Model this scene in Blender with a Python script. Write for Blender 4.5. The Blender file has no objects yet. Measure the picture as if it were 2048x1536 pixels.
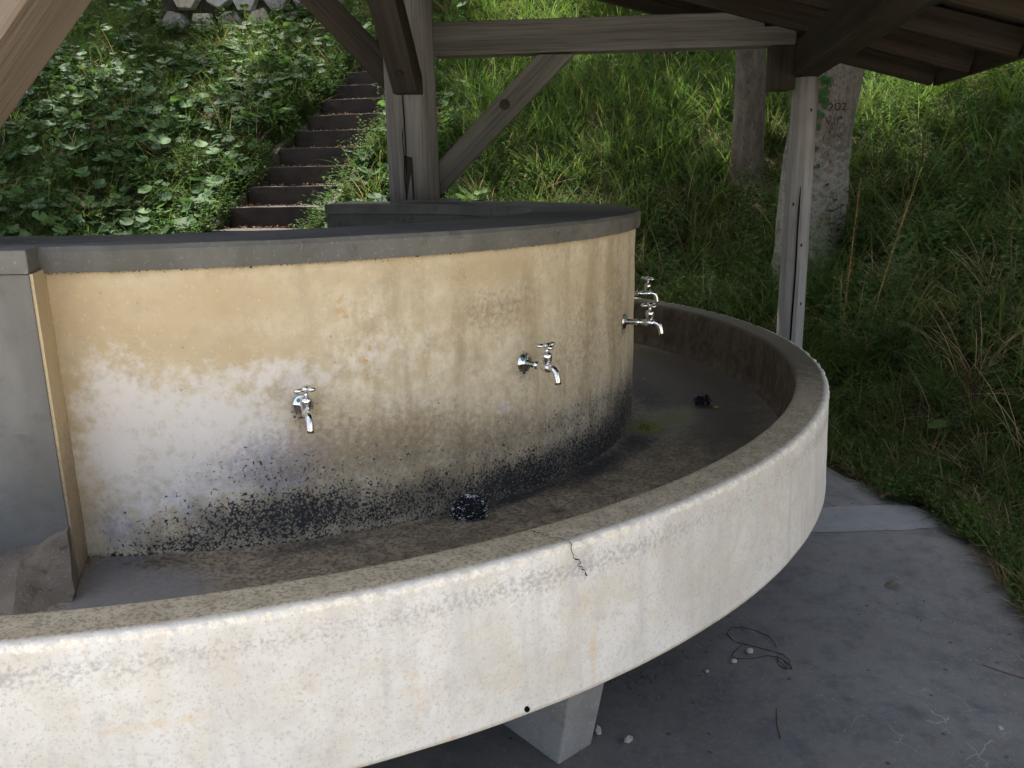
import bpy, bmesh, math, random
import numpy as np
from mathutils import Vector, Matrix, Euler, noise as mnoise
from mathutils.bvhtree import BVHTree
R = math.radians
rng = np.random.default_rng(7)
random.seed(7)
scene = bpy.context.scene
col = scene.collection

# ------------------------------------------------------------------ camera
PIT, ROLL, F = .2439, -.0173, 1670.
cp, sp = math.cos(PIT), math.sin(PIT); cr, sr = math.cos(ROLL), math.sin(ROLL)
fw = Vector((0, cp, -sp)); up0 = Vector((0, sp, cp)); r0 = Vector((1, 0, 0))
rv = r0*cr + up0*sr; uv_ = -r0*sr + up0*cr
cd = bpy.data.cameras.new('camera'); cam = bpy.data.objects.new('camera', cd); col.objects.link(cam)
M = Matrix((rv, uv_, -fw)).transposed().to_4x4(); M.translation = (0, 0, 1.32); cam.matrix_world = M
cd.sensor_width = 36; cd.lens = 36*F/2048; cd.clip_start = .02; cd.clip_end = 2000
scene.camera = cam

# ------------------------------------------------------------------ light
SUN_EL, SUN_AZ = R(66), R(-30)            # azimuth from +y, negative towards -x
w = bpy.data.worlds.new('World'); scene.world = w; w.use_nodes = True
nt = w.node_tree; nt.nodes.clear()
sky = nt.nodes.new('ShaderNodeTexSky'); sky.sky_type = 'NISHITA'; sky.sun_disc = False
sky.sun_elevation = SUN_EL; sky.sun_rotation = SUN_AZ; sky.air_density = 1.0; sky.dust_density = 5.0; sky.ozone_density = .3
bg = nt.nodes.new('ShaderNodeBackground'); bg.inputs[1].default_value = .115
wo = nt.nodes.new('ShaderNodeOutputWorld')
hs = nt.nodes.new('ShaderNodeHueSaturation'); hs.inputs['Saturation'].default_value = .62
nt.links.new(sky.outputs[0], hs.inputs['Color']); nt.links.new(hs.outputs[0], bg.inputs[0]); nt.links.new(bg.outputs[0], wo.inputs[0])
sd = bpy.data.lights.new('sun', 'SUN'); sd.energy = 5.0; sd.angle = R(.55); sd.color = (1, .955, .88)
sun = bpy.data.objects.new('sun', sd); col.objects.link(sun)
sdir = Vector((math.sin(SUN_AZ)*math.cos(SUN_EL), math.cos(SUN_AZ)*math.cos(SUN_EL), math.sin(SUN_EL)))
sun.rotation_euler = sdir.to_track_quat('Z', 'Y').to_euler(); sun.location = (0, 0, 12)
scene.view_settings.view_transform = 'Standard'; scene.view_settings.look = 'None'
scene.view_settings.gamma = 1; scene.view_settings.use_curve_mapping = False
scene.view_settings.exposure = 2.02
scene.cycles.max_bounces = 8; scene.cycles.diffuse_bounces = 5; scene.cycles.transmission_bounces = 4

# ------------------------------------------------------------------ helpers
def tag(o, label=None, cat=None, group=None, kind=None):
    if label: o['label'] = label
    if cat: o['category'] = cat
    if group: o['group'] = group
    if kind: o['kind'] = kind
    return o
def link(o, parent=None):
    col.objects.link(o)
    if parent is not None: o.parent = parent
    return o
def empty(name, loc=(0, 0, 0), rz=0):
    o = bpy.data.objects.new(name, None); o.location = loc; o.rotation_euler = (0, 0, rz); o.empty_display_size = .1
    return link(o)
def mesh(name, vs, fs, mat=None, smooth=False):
    me = bpy.data.meshes.new(name); me.from_pydata([tuple(v) for v in vs], [], [tuple(f) for f in fs])
    if mat: me.materials.append(mat)
    if smooth: me.polygons.foreach_set('use_smooth', [True]*len(me.polygons))
    me.update(); return me
def obj(name, me, parent=None, loc=None, rot=None):
    o = bpy.data.objects.new(name, me)
    if loc is not None: o.location = loc
    if rot is not None: o.rotation_euler = rot
    return link(o, parent)
def fattr(me, name, arr):
    a = me.attributes.new(name, 'FLOAT', 'POINT'); a.data.foreach_set('value', np.asarray(arr, 'f').ravel())

class S:
    """small node helper"""
    def __init__(s, name, rough=.85, spec=.3):
        s.m = bpy.data.materials.new(name); s.m.use_nodes = True; s.t = s.m.node_tree; s.n = s.t.nodes; s.n.clear()
        s.out = s.n.new('ShaderNodeOutputMaterial'); s.b = s.n.new('ShaderNodeBsdfPrincipled')
        s.t.links.new(s.b.outputs[0], s.out.inputs[0]); s.set('Roughness', rough); s.set('Specular IOR Level', spec)
        s.tc = s.n.new('ShaderNodeTexCoord')
    def set(s, k, v):
        if hasattr(v, 'is_linked') or hasattr(v, 'links'): s.t.links.new(v, s.b.inputs[k])
        else: s.b.inputs[k].default_value = v
    def _in(s, sock, v):
        if isinstance(v, bpy.types.NodeSocket): s.t.links.new(v, sock)
        elif isinstance(v, (tuple, list)) and len(v) == 3 and sock.type == 'RGBA': sock.default_value = (*v, 1)
        else: sock.default_value = v
    def co(s, kind='Object', scale=(1, 1, 1)):
        mp = s.n.new('ShaderNodeMapping'); s.t.links.new(s.tc.outputs[kind], mp.inputs[0]); mp.inputs['Scale'].default_value = scale
        return mp.outputs[0]
    def noise(s, scale, detail=4, rough=.55, vec=None, dist=0.):
        n = s.n.new('ShaderNodeTexNoise'); n.inputs['Scale'].default_value = scale; n.inputs['Detail'].default_value = detail
        n.inputs['Roughness'].default_value = rough; n.inputs['Distortion'].default_value = dist
        s.t.links.new(vec if vec is not None else s.tc.outputs['Object'], n.inputs['Vector']); return n.outputs['Fac']
    def vor(s, scale, out='Distance', vec=None, feature='F1'):
        n = s.n.new('ShaderNodeTexVoronoi'); n.feature = feature; n.inputs['Scale'].default_value = scale
        s.t.links.new(vec if vec is not None else s.tc.outputs['Object'], n.inputs['Vector']); return n.outputs[out]
    def wave(s, scale, vec, dist=2., dscale=1., detail=2.):
        n = s.n.new('ShaderNodeTexWave'); n.inputs['Scale'].default_value = scale; n.inputs['Distortion'].default_value = dist
        n.inputs['Detail Scale'].default_value = dscale; n.inputs['Detail'].default_value = detail
        s.t.links.new(vec, n.inputs['Vector']); return n.outputs['Fac']
    def attr(s, name):
        n = s.n.new('ShaderNodeAttribute'); n.attribute_name = name; return n.outputs['Fac']
    def m_(s, op, a, b=0., c=0.):
        n = s.n.new('ShaderNodeMath'); n.operation = op
        for i, v in enumerate((a, b, c)): s._in(n.inputs[i], v)
        return n.outputs[0]
    def step(s, v, lo, hi, a=0., b=1.):
        n = s.n.new('ShaderNodeMapRange'); n.interpolation_type = 'SMOOTHSTEP'; s._in(n.inputs[0], v)
        for i, x in enumerate((lo, hi, a, b)): n.inputs[i+1].default_value = x
        return n.outputs[0]
    def mix(s, f, a, b, mode='MIX'):
        n = s.n.new('ShaderNodeMix'); n.data_type = 'RGBA'; n.blend_type = mode
        s._in(n.inputs[0], f); s._in(n.inputs[6], a); s._in(n.inputs[7], b); return n.outputs[2]
    def hue(s, c, h=.5, sat=1., v=1.):
        n = s.n.new('ShaderNodeHueSaturation'); s._in(n.inputs['Hue'], h); s._in(n.inputs['Saturation'], sat); s._in(n.inputs['Value'], v); s._in(n.inputs['Color'], c); return n.outputs[0]
    def bump(s, h, strength=.4, dist=.003, prev=None):
        n = s.n.new('ShaderNodeBump'); n.inputs['Strength'].default_value = strength; n.inputs['Distance'].default_value = dist
        s._in(n.inputs['Height'], h)
        if prev is not None: s.t.links.new(prev, n.inputs['Normal'])
        s.t.links.new(n.outputs[0], s.b.inputs['Normal']); return n.outputs[0]
    def rnd(s):
        n = s.n.new('ShaderNodeObjectInfo'); return n.outputs['Random']

def plain(name, c, rough=.8, spec=.3, metal=0., var=.25, scale=30.):
    s = S(name, rough, spec); n = s.noise(scale, 4)
    s.set('Base Color', s.mix(s.step(n, .3, .7), tuple(x*(1-var) for x in c), tuple(min(1, x*(1+var)) for x in c)))
    s.set('Metallic', metal); return s

# ------------------------------------------------------------------ materials
def terrazzo_wall():
    s = S('stained_cream_wash_wall', .82, .25)
    n1 = s.noise(9, 6, .6); n2 = s.noise(150, 3, .6); n3 = s.noise(34, 5, .65); st = s.noise(14, 5, .6, s.co(scale=(1, 1, .16)))
    def mask(a, lo, hi, amp, n, sh=.5):
        return s.step(s.m_('ADD', s.attr(a), s.m_('MULTIPLY', s.m_('SUBTRACT', n, sh), amp)), lo, hi)
    base = s.mix(s.step(n3, .3, .7), (.54, .475, .345), (.68, .615, .48))
    base = s.mix(s.m_('MULTIPLY', s.step(st, .48, .66), .5), base, (.33, .26, .16))
    base = s.mix(s.m_('MULTIPLY', s.step(s.noise(7.5, 9, .72), .50, .66), .5), base, (.34, .275, .18)); base = s.mix(s.m_('MULTIPLY', s.step(s.noise(17, 8, .75), .55, .70), .45), base, (.66, .60, .47))
    c = s.mix(mask('ochre', .10, .95, .9, s.m_('ADD', s.m_('MULTIPLY', n1, .6), s.m_('MULTIPLY', n3, .4))), base, s.mix(n3, (.43, .335, .205), (.56, .46, .30)))
    c = s.mix(s.m_('MULTIPLY', s.step(s.noise(24, 8, .75), .50, .62), .45), c, s.mix(n1, (.36, .27, .155), (.60, .50, .34)))
    c = s.mix(mask('white', .30, .70, 1.1, n3), c, s.mix(n1, (.61, .57, .525), (.71, .68, .655)))
    c = s.mix(s.m_('MULTIPLY', s.step(s.noise(30, 9, .8), .50, .62), .35), c, (.42, .36, .28))
    c = s.mix(s.m_('MULTIPLY', mask('lilac', .30, .95, 1.3, s.noise(70, 3, .6)), .8), c, (.36, .355, .42))
    br = s.m_('MULTIPLY', mask('brown', .34, .95, 1.5, s.m_('ADD', s.m_('MULTIPLY', s.noise(85, 3, .6), .55), s.m_('MULTIPLY', n3, .45))), .78)
    c = s.mix(br, c, s.mix(n3, (.20, .145, .085), (.29, .225, .145)))
    gr = s.m_('ADD', s.m_('MULTIPLY', s.m_('SUBTRACT', s.vor(200), .42), 1.1), s.m_('MULTIPLY', s.m_('SUBTRACT', s.noise(110, 4, .7), .5), 1.8))
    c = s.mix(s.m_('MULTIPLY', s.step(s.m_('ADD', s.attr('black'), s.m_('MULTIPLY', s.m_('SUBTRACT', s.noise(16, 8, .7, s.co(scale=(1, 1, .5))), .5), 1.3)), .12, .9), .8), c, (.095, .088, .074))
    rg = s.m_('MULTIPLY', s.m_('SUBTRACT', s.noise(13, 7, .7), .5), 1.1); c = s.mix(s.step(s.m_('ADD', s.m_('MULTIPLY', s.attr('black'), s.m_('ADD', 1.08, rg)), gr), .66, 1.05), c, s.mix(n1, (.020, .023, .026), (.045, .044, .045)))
    # pale aggregate and dark pits
    v = s.vor(150, 'Color'); vd = s.vor(150)
    sepn = s.n.new('ShaderNodeSeparateColor'); s.t.links.new(v, sepn.inputs[0])
    fleck = s.m_('MULTIPLY', s.step(sepn.outputs[0], .88, .92), s.step(vd, .42, .3))
    c = s.mix(s.m_('MULTIPLY', fleck, .32), c, (.68, .58, .42))
    v2 = s.vor(60, 'Color'); d2 = s.vor(60); sp2 = s.n.new('ShaderNodeSeparateColor'); s.t.links.new(v2, sp2.inputs[0])
    pit = s.m_('MULTIPLY', s.step(sp2.outputs[1], .96, .97), s.step(s.m_('ADD', d2, s.m_('MULTIPLY', s.noise(200, 2), .3)), .33, .2))
    c = s.mix(s.m_('MULTIPLY', pit, .55), c, (.16, .13, .10))
    rs = s.step(s.noise(60, 2, .5), .60, .66)
    c = s.mix(s.m_('MULTIPLY', s.m_('MULTIPLY', s.attr('rust'), rs), .8), c, (.50, .27, .055))
    s.set('Base Color', c)
    h = s.m_('ADD', s.m_('MULTIPLY', n2, .6), s.m_('MULTIPLY', s.noise(40, 4), .6)); s.bump(h, .35, .003)
    return s.m
def terrazzo_rim():
    s = S('pale_terrazzo_basin', .8, .3)
    n1 = s.noise(5, 6, .62); n2 = s.noise(140, 3, .6); n3 = s.noise(26, 5, .62); st = s.noise(16, 5, .6, s.co(scale=(1, 1, .12)))
    face = s.mix(s.step(n1, .3, .7), (.565, .55, .515), (.68, .675, .66)); face = s.mix(s.m_('MULTIPLY', s.step(s.noise(11, 6, .7), .46, .64), .4), face, (.54, .48, .385)); face = s.mix(s.m_('MULTIPLY', s.step(s.noise(38, 6, .75), .50, .64), .3), face, (.43, .42, .40))
    face = s.mix(s.m_('MULTIPLY', s.step(st, .48, .66), .5), face, (.47, .465, .46))
    v = s.vor(230, 'Color'); vd = s.vor(230); q = s.n.new('ShaderNodeSeparateColor'); s.t.links.new(v, q.inputs[0])
    face = s.mix(s.m_('MULTIPLY', s.m_('MULTIPLY', s.step(q.outputs[0], .80, .86), s.step(s.m_('ADD', vd, s.m_('MULTIPLY', n2, .9)), 1.0, .6)), .38), face, (.36, .33, .29))
    face = s.mix(s.m_('MULTIPLY', s.step(s.noise(150, 4, .75), .55, .64), .55), face, (.40, .38, .36))
    o = s.step(s.m_('ADD', s.attr('ochre'), s.m_('MULTIPLY', s.m_('SUBTRACT', s.noise(30, 7, .75), .5), 2.6)), .42, 1.1)
    face = s.mix(s.m_('MULTIPLY', o, .5), face, (.60, .46, .28))
    g = s.step(s.m_('ADD', s.attr('grey'), s.m_('MULTIPLY', s.m_('SUBTRACT', n2, .5), 1.6)), .45, .9)
    face = s.mix(s.m_('MULTIPLY', g, .62), face, (.30, .30, .31))
    top = s.mix(s.step(n3, .35, .65), (.33, .28, .195), (.42, .365, .265))
    top = s.mix(s.m_('MULTIPLY', s.step(s.m_('ADD', s.m_('MULTIPLY', n2, .6), s.m_('MULTIPLY', s.noise(70, 4, .7), .4)), .49, .58), .6), top, (.13, .112, .082))
    top = s.mix(s.step(s.m_('ADD', s.attr('dark'), s.m_('MULTIPLY', s.m_('SUBTRACT', n3, .5), .8)), .3, .8), top, (.105, .088, .06))
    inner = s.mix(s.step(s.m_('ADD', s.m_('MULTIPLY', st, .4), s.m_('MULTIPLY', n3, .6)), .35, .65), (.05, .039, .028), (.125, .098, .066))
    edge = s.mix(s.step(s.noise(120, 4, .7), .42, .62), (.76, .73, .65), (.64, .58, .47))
    c = s.mix(s.attr('top'), face, top)
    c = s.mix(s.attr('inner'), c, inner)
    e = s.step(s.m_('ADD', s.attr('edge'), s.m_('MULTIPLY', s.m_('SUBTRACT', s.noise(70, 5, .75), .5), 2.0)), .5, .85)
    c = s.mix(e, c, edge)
    s.set('Base Color', c)
    s.bump(s.m_('ADD', n2, s.m_('MULTIPLY', s.noise(45, 4), .8)), .4, .003)
    return s.m
def basin_floor_mat():
    s = S('stained_basin_floor', .7, .4)
    n2 = s.noise(150, 3, .65, s.co(scale=(1, 1, 1))); n3 = s.noise(22, 5, .62); n1 = s.noise(6, 5, .6)
    c = s.mix(s.step(n3, .35, .65), (.22, .175, .12), (.33, .27, .19)); c = s.mix(s.m_('MULTIPLY', s.attr('brown'), .75), c, (.06, .048, .036))
    c = s.mix(s.m_('MULTIPLY', s.step(s.noise(95, 4, .75), .47, .56), .72), c, (.06, .05, .038))
    def mk(a, lo, hi, amp, n): return s.step(s.m_('ADD', s.attr(a), s.m_('MULTIPLY', s.m_('SUBTRACT', n, .5), amp)), lo, hi)
    c = s.mix(s.m_('MULTIPLY', s.step(s.noise(9, 8, .72), .48, .66), .5), c, (.085, .068, .05)); c = s.mix(mk('brown', .3, .9, 1.2, s.noise(12, 8, .7)), c, s.mix(s.noise(70, 5, .75), (.05, .039, .029), (.095, .076, .058)))
    c = s.mix(mk('grey', .3, .8, .6, n3), c, s.mix(s.noise(90, 4, .7), (.10, .098, .10), (.23, .22, .21)))
    c = s.mix(mk('black', .3, .95, 1.6, s.noise(80, 5, .75)), c, (.030, .030, .032))
    c = s.mix(mk('algae', .35, .7, .9, n3), c, s.mix(n2, (.05, .05, .012), (.10, .10, .022)))
    s.set('Base Color', c); s.set('Roughness', s.step(s.attr('algae'), .1, .6, .8, .6))
    s.bump(s.m_('ADD', n2, n3), .35, .003); return s.m
def concrete(name, a, b, spot=(.05, .05, .055), spots=.5, sc=5., rough=.85, stain=None, bump=.3, fleck=.35):
    s = S(name, rough, .3); n1 = s.noise(sc, 6, .62); n2 = s.noise(sc*30, 3, .6); n3 = s.noise(sc*5, 5, .6)
    c = s.mix(s.step(n1, .3, .7), a, b)
    c = s.mix(s.m_('MULTIPLY', s.step(n3, .52, .72), spots), c, spot)
    c = s.mix(s.m_('MULTIPLY', s.step(n2, .60, .68), fleck), c, tuple(min(1, x*1.9) for x in b))
    if stain: c = s.mix(s.m_('MULTIPLY', s.step(s.noise(sc*.7, 5, .6, s.co(scale=(1, 1, .3))), .5, .66), .7), c, stain)
    s.set('Base Color', c); s.bump(s.m_('ADD', n2, n3), bump, .003); return s.m
def paving_mat():
    s = S('smooth_grey_paving', .75, .35)
    n1 = s.noise(1.6, 6, .6); n2 = s.noise(160, 3, .6); n3 = s.noise(14, 6, .65)
    c = s.mix(s.step(n1, .3, .7), (.104, .101, .098), (.150, .146, .142))
    c = s.mix(s.m_('MULTIPLY', s.step(n3, .48, .7), .45), c, (.066, .069, .075))
    c = s.mix(s.m_('MULTIPLY', s.step(n2, .62, .70), .5), c, (.30, .30, .30))
    # white lime crust lines in an area near the camera
    wv = s.n.new('ShaderNodeVectorMath'); wv.operation = 'MULTIPLY_ADD'; nn = s.n.new('ShaderNodeTexNoise'); nn.inputs['Scale'].default_value = 14; s.t.links.new(s.tc.outputs['Object'], nn.inputs['Vector']); s.t.links.new(nn.outputs['Color'], wv.inputs[0]); wv.inputs[1].default_value = (.10, .10, .0); s.t.links.new(s.tc.outputs['Object'], wv.inputs[2])
    gr_ = s.noise(70, 5, .75); c = s.mix(s.m_('MULTIPLY', s.step(gr_, .5, .66), .35), c, (.19, .192, .20)); c = s.mix(s.m_('MULTIPLY', s.step(s.noise(4.2, 6, .7), .5, .66), .5), c, (.062, .066, .074))
    v = s.vor(9, 'Distance', wv.outputs[0], 'DISTANCE_TO_EDGE')
    ln = s.m_('MULTIPLY', s.step(v, .022, .0), s.step(s.noise(9, 3), .5, .58))
    geo = s.n.new('ShaderNodeSeparateXYZ'); s.t.links.new(s.tc.outputs['Object'], geo.inputs[0])
    dx = s.m_('SUBTRACT', geo.outputs[0], .98); dy = s.m_('SUBTRACT', geo.outputs[1], 1.76)
    dd = s.m_('SQRT', s.m_('ADD', s.m_('MULTIPLY', dx, dx), s.m_('MULTIPLY', dy, dy)))
    c = s.mix(s.m_('MULTIPLY', s.m_('MULTIPLY', ln, s.step(dd, .3, .08)), .8), c, (.30, .295, .29))
    v3 = s.vor(22, 'Color'); q = s.n.new('ShaderNodeSeparateColor'); s.t.links.new(v3, q.inputs[0])
    c = s.mix(s.m_('MULTIPLY', s.m_('MULTIPLY', s.step(q.outputs[2], .93, .95), s.step(s.vor(22), .2, .1)), .8), c, (.02, .02, .022))
    s.set('Base Color', c); s.set('Roughness', s.step(n3, .3, .7, .6, .85)); s.bump(s.m_('ADD', n2, n3), .25, .002); return s.m
def wood(name, a, b, dark, knots=True, rough=.85, ring=1.):
    s = S(name, rough, .2)
    g1 = s.noise(22*ring, 5, .6, s.co(scale=(1, 1, .035))); g2 = s.noise(150, 3, .6, s.co(scale=(1, 1, .02)))
    g3 = s.noise(2.2, 4, .5)
    c = s.mix(s.step(g1, .32, .68), a, b)
    c = s.mix(s.m_('MULTIPLY', s.step(g2, .5, .66), .55), c, dark)
    c = s.mix(s.m_('MULTIPLY', s.step(g3, .45, .72), .45), c, tuple(x*.55 for x in a))
    s.set('Base Color', c); s.bump(s.m_('ADD', g1, g2), .55, .003); return s.m
def leaf_mat(name, cols, rough=.5, trans=.35, straw=0.):
    s = S(name, max(rough, .6), .07)
    r = s.rnd(); n = s.noise(6, 3)
    ramp = s.n.new('ShaderNodeValToRGB'); s.t.links.new(r, ramp.inputs[0])
    el = ramp.color_ramp.elements
    while len(el) < len(cols): el.new(.5)
    for i, c in enumerate(cols): el[i].position = i/(len(cols)-1) if len(cols) > 1 else 0; el[i].color = (*c, 1)
    c = s.mix(s.step(n, .3, .7, 0, .5), ramp.outputs[0], s.hue(ramp.outputs[0], .49, .9, 1.5))
    s.set('Base Color', c)
    tr = s.n.new('ShaderNodeBsdfTranslucent'); s._in(tr.inputs[0], s.hue(c, .485, 1.1, 1.6))
    mx = s.n.new('ShaderNodeMixShader'); mx.inputs[0].default_value = trans
    s.t.links.new(s.b.outputs[0], mx.inputs[1]); s.t.links.new(tr.outputs[0], mx.inputs[2]); s.t.links.new(mx.outputs[0], s.out.inputs[0])
    return s.m
def bark_mat(name, a, b, dark, lichen=None):
    s = S(name, .9, .15)
    g = s.noise(16, 6, .65, s.co(scale=(1, 1, .3))); h = s.noise(60, 4, .65, s.co(scale=(1, 1, .45)))
    c = s.mix(s.step(g, .3, .7), a, b); c = s.mix(s.m_('MULTIPLY', s.step(h, .52, .68), .8), c, dark)
    if lichen:
        geo = s.n.new('ShaderNodeSeparateXYZ'); s.t.links.new(s.tc.outputs['Object'], geo.inputs[0])
        low = s.step(geo.outputs[2], 1.15, .5, 0, .24)
        l = s.step(s.m_('ADD', s.noise(22, 6, .75), low), .60, .80)
        c = s.mix(s.m_('MULTIPLY', l, .75), c, lichen); c = s.mix(s.m_('MULTIPLY', s.step(s.noise(45, 5, .75), .52, .62), .6), c, (.045, .04, .032))
    s.set('Base Color', c); s.bump(s.m_('ADD', g, h), .9, .012); return s.m

M_wall = terrazzo_wall(); M_rim = terrazzo_rim(); M_floor = basin_floor_mat()
M_cap_side0 = concrete('weathered_grey_cap_edge', (.115, .115, .107), (.17, .168, .155), (.055, .053, .047), .5, 4, stain=(.085, .082, .07))
def cap_side_mat():
    m = M_cap_side0.copy(); t = m.node_tree; s = S.__new__(S); s.m = m; s.t = t; s.n = t.nodes; s.b = next(n for n in t.nodes if n.type == 'BSDF_PRINCIPLED'); s.tc = next(n for n in t.nodes if n.type == 'TEX_COORD')
    src = s.b.inputs['Base Color'].links[0].from_socket
    f = s.step(s.m_('ADD', s.attr('damp'), s.m_('MULTIPLY', s.m_('SUBTRACT', s.noise(28, 4, .6), .5), 1.2)), .42, .58)
    s.set('Base Color', s.mix(s.m_('MULTIPLY', f, .8), src, (.030, .032, .030))); return m
M_cap_side = cap_side_mat()
M_cap_top = concrete('damp_black_cap_top', (.10, .10, .099), (.175, .173, .168), (.06, .06, .06), .6, 2.2)
M_hole = concrete('mouldy_grey_inner_wall', (.075, .08, .078), (.135, .138, .13), (.03, .034, .034), .7, 4)
M_pier = concrete('bare_grey_render', (.13, .13, .124), (.19, .188, .18), (.095, .092, .084), .6, 3.6, bump=.6, fleck=.0, stain=(.115, .11, .10))
M_footing = concrete('rough_brown_mortar', (.12, .10, .08), (.22, .185, .14), (.06, .045, .035), .6, 7, bump=.9)
M_leg = concrete('painted_grey_leg', (.22, .23, .235), (.31, .32, .325), (.12, .10, .085), .5, 4, stain=(.13, .11, .085))
M_pave = paving_mat()
M_patch = concrete('pale_mortar_patch', (.18, .182, .185), (.225, .228, .23), (.13, .13, .132), .5, 5)
M_wood_grey = wood('weathered_grey_timber', (.105, .104, .096), (.18, .178, .165), (.045, .044, .040))
M_wood_post = wood('silvered_grey_post', (.18, .178, .175), (.29, .288, .288), (.085, .08, .075))
M_wood_dark = wood('dark_brown_timber', (.034, .030, .025), (.062, .053, .043), (.016, .014, .011))
M_wood_tan = wood('tan_timber', (.17, .135, .105), (.22, .18, .142), (.125, .095, .07))
M_plate = wood('black_brown_plate_timber', (.022, .019, .015), (.042, .035, .026), (.012, .010, .008))
M_board = wood('dark_roof_board', (.026, .020, .015), (.048, .038, .028), (.012, .010, .008))
M_crack = plain('crack_shade_black', (.008, .007, .006), 1, 0).m  # near-black that paints the shade inside cracks and recesses
M_knot = plain('dark_knot_wood', (.045, .032, .024), .8, .2).m
M_chrome = S('polished_chrome', .12, .5); M_chrome.set('Metallic', 1.); M_chrome.set('Base Color', (.70, .71, .72, 1))
M_chrome.set('Roughness', M_chrome.step(M_chrome.noise(90, 4), .4, .7, .12, .42)); M_chrome = M_chrome.m
M_blue = plain('blue_tap_glint', (.02, .28, .42), .4, .5).m  # small blue discs paint the blue reflections on the chrome
M_grime = plain('black_tap_grime', (.03, .028, .024), .9, .1).m
M_roofing = concrete('roof_top_sheet', (.10, .095, .09), (.14, .135, .13))

# ------------------------------------------------------------------ terrain
C = np.array([-.9758, 2.9834])
TOE = 2.72
def H(x, y):
    x = np.asarray(x, float); y = np.asarray(y, float)
    dx, dy = x-C[0], y-C[1]; rr = np.hypot(dx, dy); th = np.degrees(np.arctan2(dy, dx))
    tc = np.clip(th, 20, 81)
    t = np.where((th > -95) & (th <= 180), rr*np.cos(np.radians(np.clip(th-tc, -115, 115))), -5.) - TOE
    h = .56*(np.sqrt(t*t+.03)+t)/2
    h = h + .05*np.sin(x*2.1+1.3*np.sin(y*1.3))*np.clip(t, 0, 1) + .07*np.sin(y*1.7+x*.6)*np.clip(t/2, 0, 1)
    h = np.minimum(h, 9+.1*h)
    return h
def tval(x, y):
    dx, dy = x-C[0], y-C[1]; rr = np.hypot(dx, dy); th = np.degrees(np.arctan2(dy, dx)); tc = np.clip(th, 20, 81)
    return rr*np.cos(np.radians(np.clip(th-tc, -115, 115)))-TOE
# stairs frame
ST0 = np.array([-2.12, 7.72]); SA = R(14.5); SD = np.array([math.sin(SA), math.cos(SA)]); SN = np.array([math.cos(SA), -math.sin(SA)])
def stair_uv(x, y): return (x-ST0[0])*SD[0]+(y-ST0[1])*SD[1], (x-ST0[0])*SN[0]+(y-ST0[1])*SN[1]
def ground_h(x, y):
    h = H(x, y); u, v = stair_uv(np.asarray(x, float), np.asarray(y, float))
    k = np.clip((.62-np.abs(v))/.12, 0, 1)*np.clip((u+2.2)/.3, 0, 1)*np.clip((4.6-u)/.3, 0, 1)
    return h-k*.32
def axis(lo, hi, a, b, fine, coarse):
    return np.unique(np.round(np.concatenate([np.arange(lo, a, coarse), np.arange(a, b, fine), np.arange(b, hi+.1, coarse)]), 3))
xs = np.unique(np.concatenate([np.linspace(-400, -16, 12), np.arange(-16, 18, .17), np.linspace(18, 400, 12)]))
ys = np.unique(np.concatenate([np.linspace(-400, -6, 12), np.arange(-6, 2, .5), np.arange(2, 24, .17), np.linspace(24, 400, 12)]))
X, Y = np.meshgrid(xs, ys); Z = ground_h(X, Y)
Z = np.where(tval(X, Y) < .0, np.minimum(Z, .02), Z)-.012*(tval(X, Y) < .05)
Z = Z + np.where((tval(X, Y) > .2), .02*rng.standard_normal(X.shape), 0)
nx, ny = len(xs), len(ys)
V = np.stack([X, Y, Z], -1).reshape(-1, 3)
ii = (np.arange(ny-1)[:, None]*nx+np.arange(nx-1)[None]).ravel()
Fq = np.stack([ii, ii+1, ii+nx+1, ii+nx], -1)
s = S('hillside_soil', .95, .1); n = s.noise(3, 6, .6); n2 = s.noise(25, 5, .65)
geo = s.n.new('ShaderNodeSeparateXYZ'); s.t.links.new(s.tc.outputs['Object'], geo.inputs[0])
soil = s.mix(s.step(n, .35, .65), (.030, .024, .015), (.055, .042, .022)); soil = s.mix(s.m_('MULTIPLY', s.step(n2, .5, .7), .5), soil, (.10, .07, .035))
dirt = s.mix(s.step(n, .35, .65), (.34, .31, .26), (.42, .39, .33))  # pale unseen ground behind the camera, toned to bounce sun onto the basin
s.set('Base Color', s.mix(s.step(geo.outputs[1], .2, -.3), soil, dirt)); s.bump(n2, .8, .03)
g = obj('ground', mesh('ground', V.tolist(), Fq.tolist(), s.m, True)); tag(g, kind='structure')

# paving disc with a slightly ragged rim, thickness down into the soil
NP = 220
pv, pf = [], []
for i in range(NP):
    a = 2*math.pi*i/NP; rr = 2.66+.012*math.sin(i*1.7)+.01*math.sin(i*.61)
    if -math.pi < (a if a < math.pi else a-2*math.pi) < -.9: rr = 2.66
    x, y = C[0]+rr*math.cos(a), C[1]+rr*math.sin(a)
    pv += [(x, y, .004), (x, y, -.12)]
pf.append([2*i for i in range(NP)]); pf += [[2*i, 2*i+1, (2*i+3) % (2*NP), (2*i+2) % (2*NP)] for i in range(NP)]
tag(obj('paving', mesh('paving', pv, pf, M_pave)), kind='structure')
# pale repair strip
pc = [(1.18, 3.135), (1.44, 3.15), (1.60, 3.14), (1.655, 3.05), (1.645, 2.93), (1.45, 2.905), (1.25, 2.90), (1.02, 2.895), (1.02, 3.12)]
pp = []
for i in range(len(pc)):
    a, b = Vector(pc[i]), Vector(pc[(i+1) % len(pc)])
    for k in range(5):
        q = a.lerp(b, k/5); pp.append((q.x+random.uniform(-.006, .006), q.y+random.uniform(-.006, .006), .0056))
tag(obj('paving_repair_strip', mesh('paving_repair_strip', pp, [list(range(len(pp)))][::-1], M_patch)), kind='structure')

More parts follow.
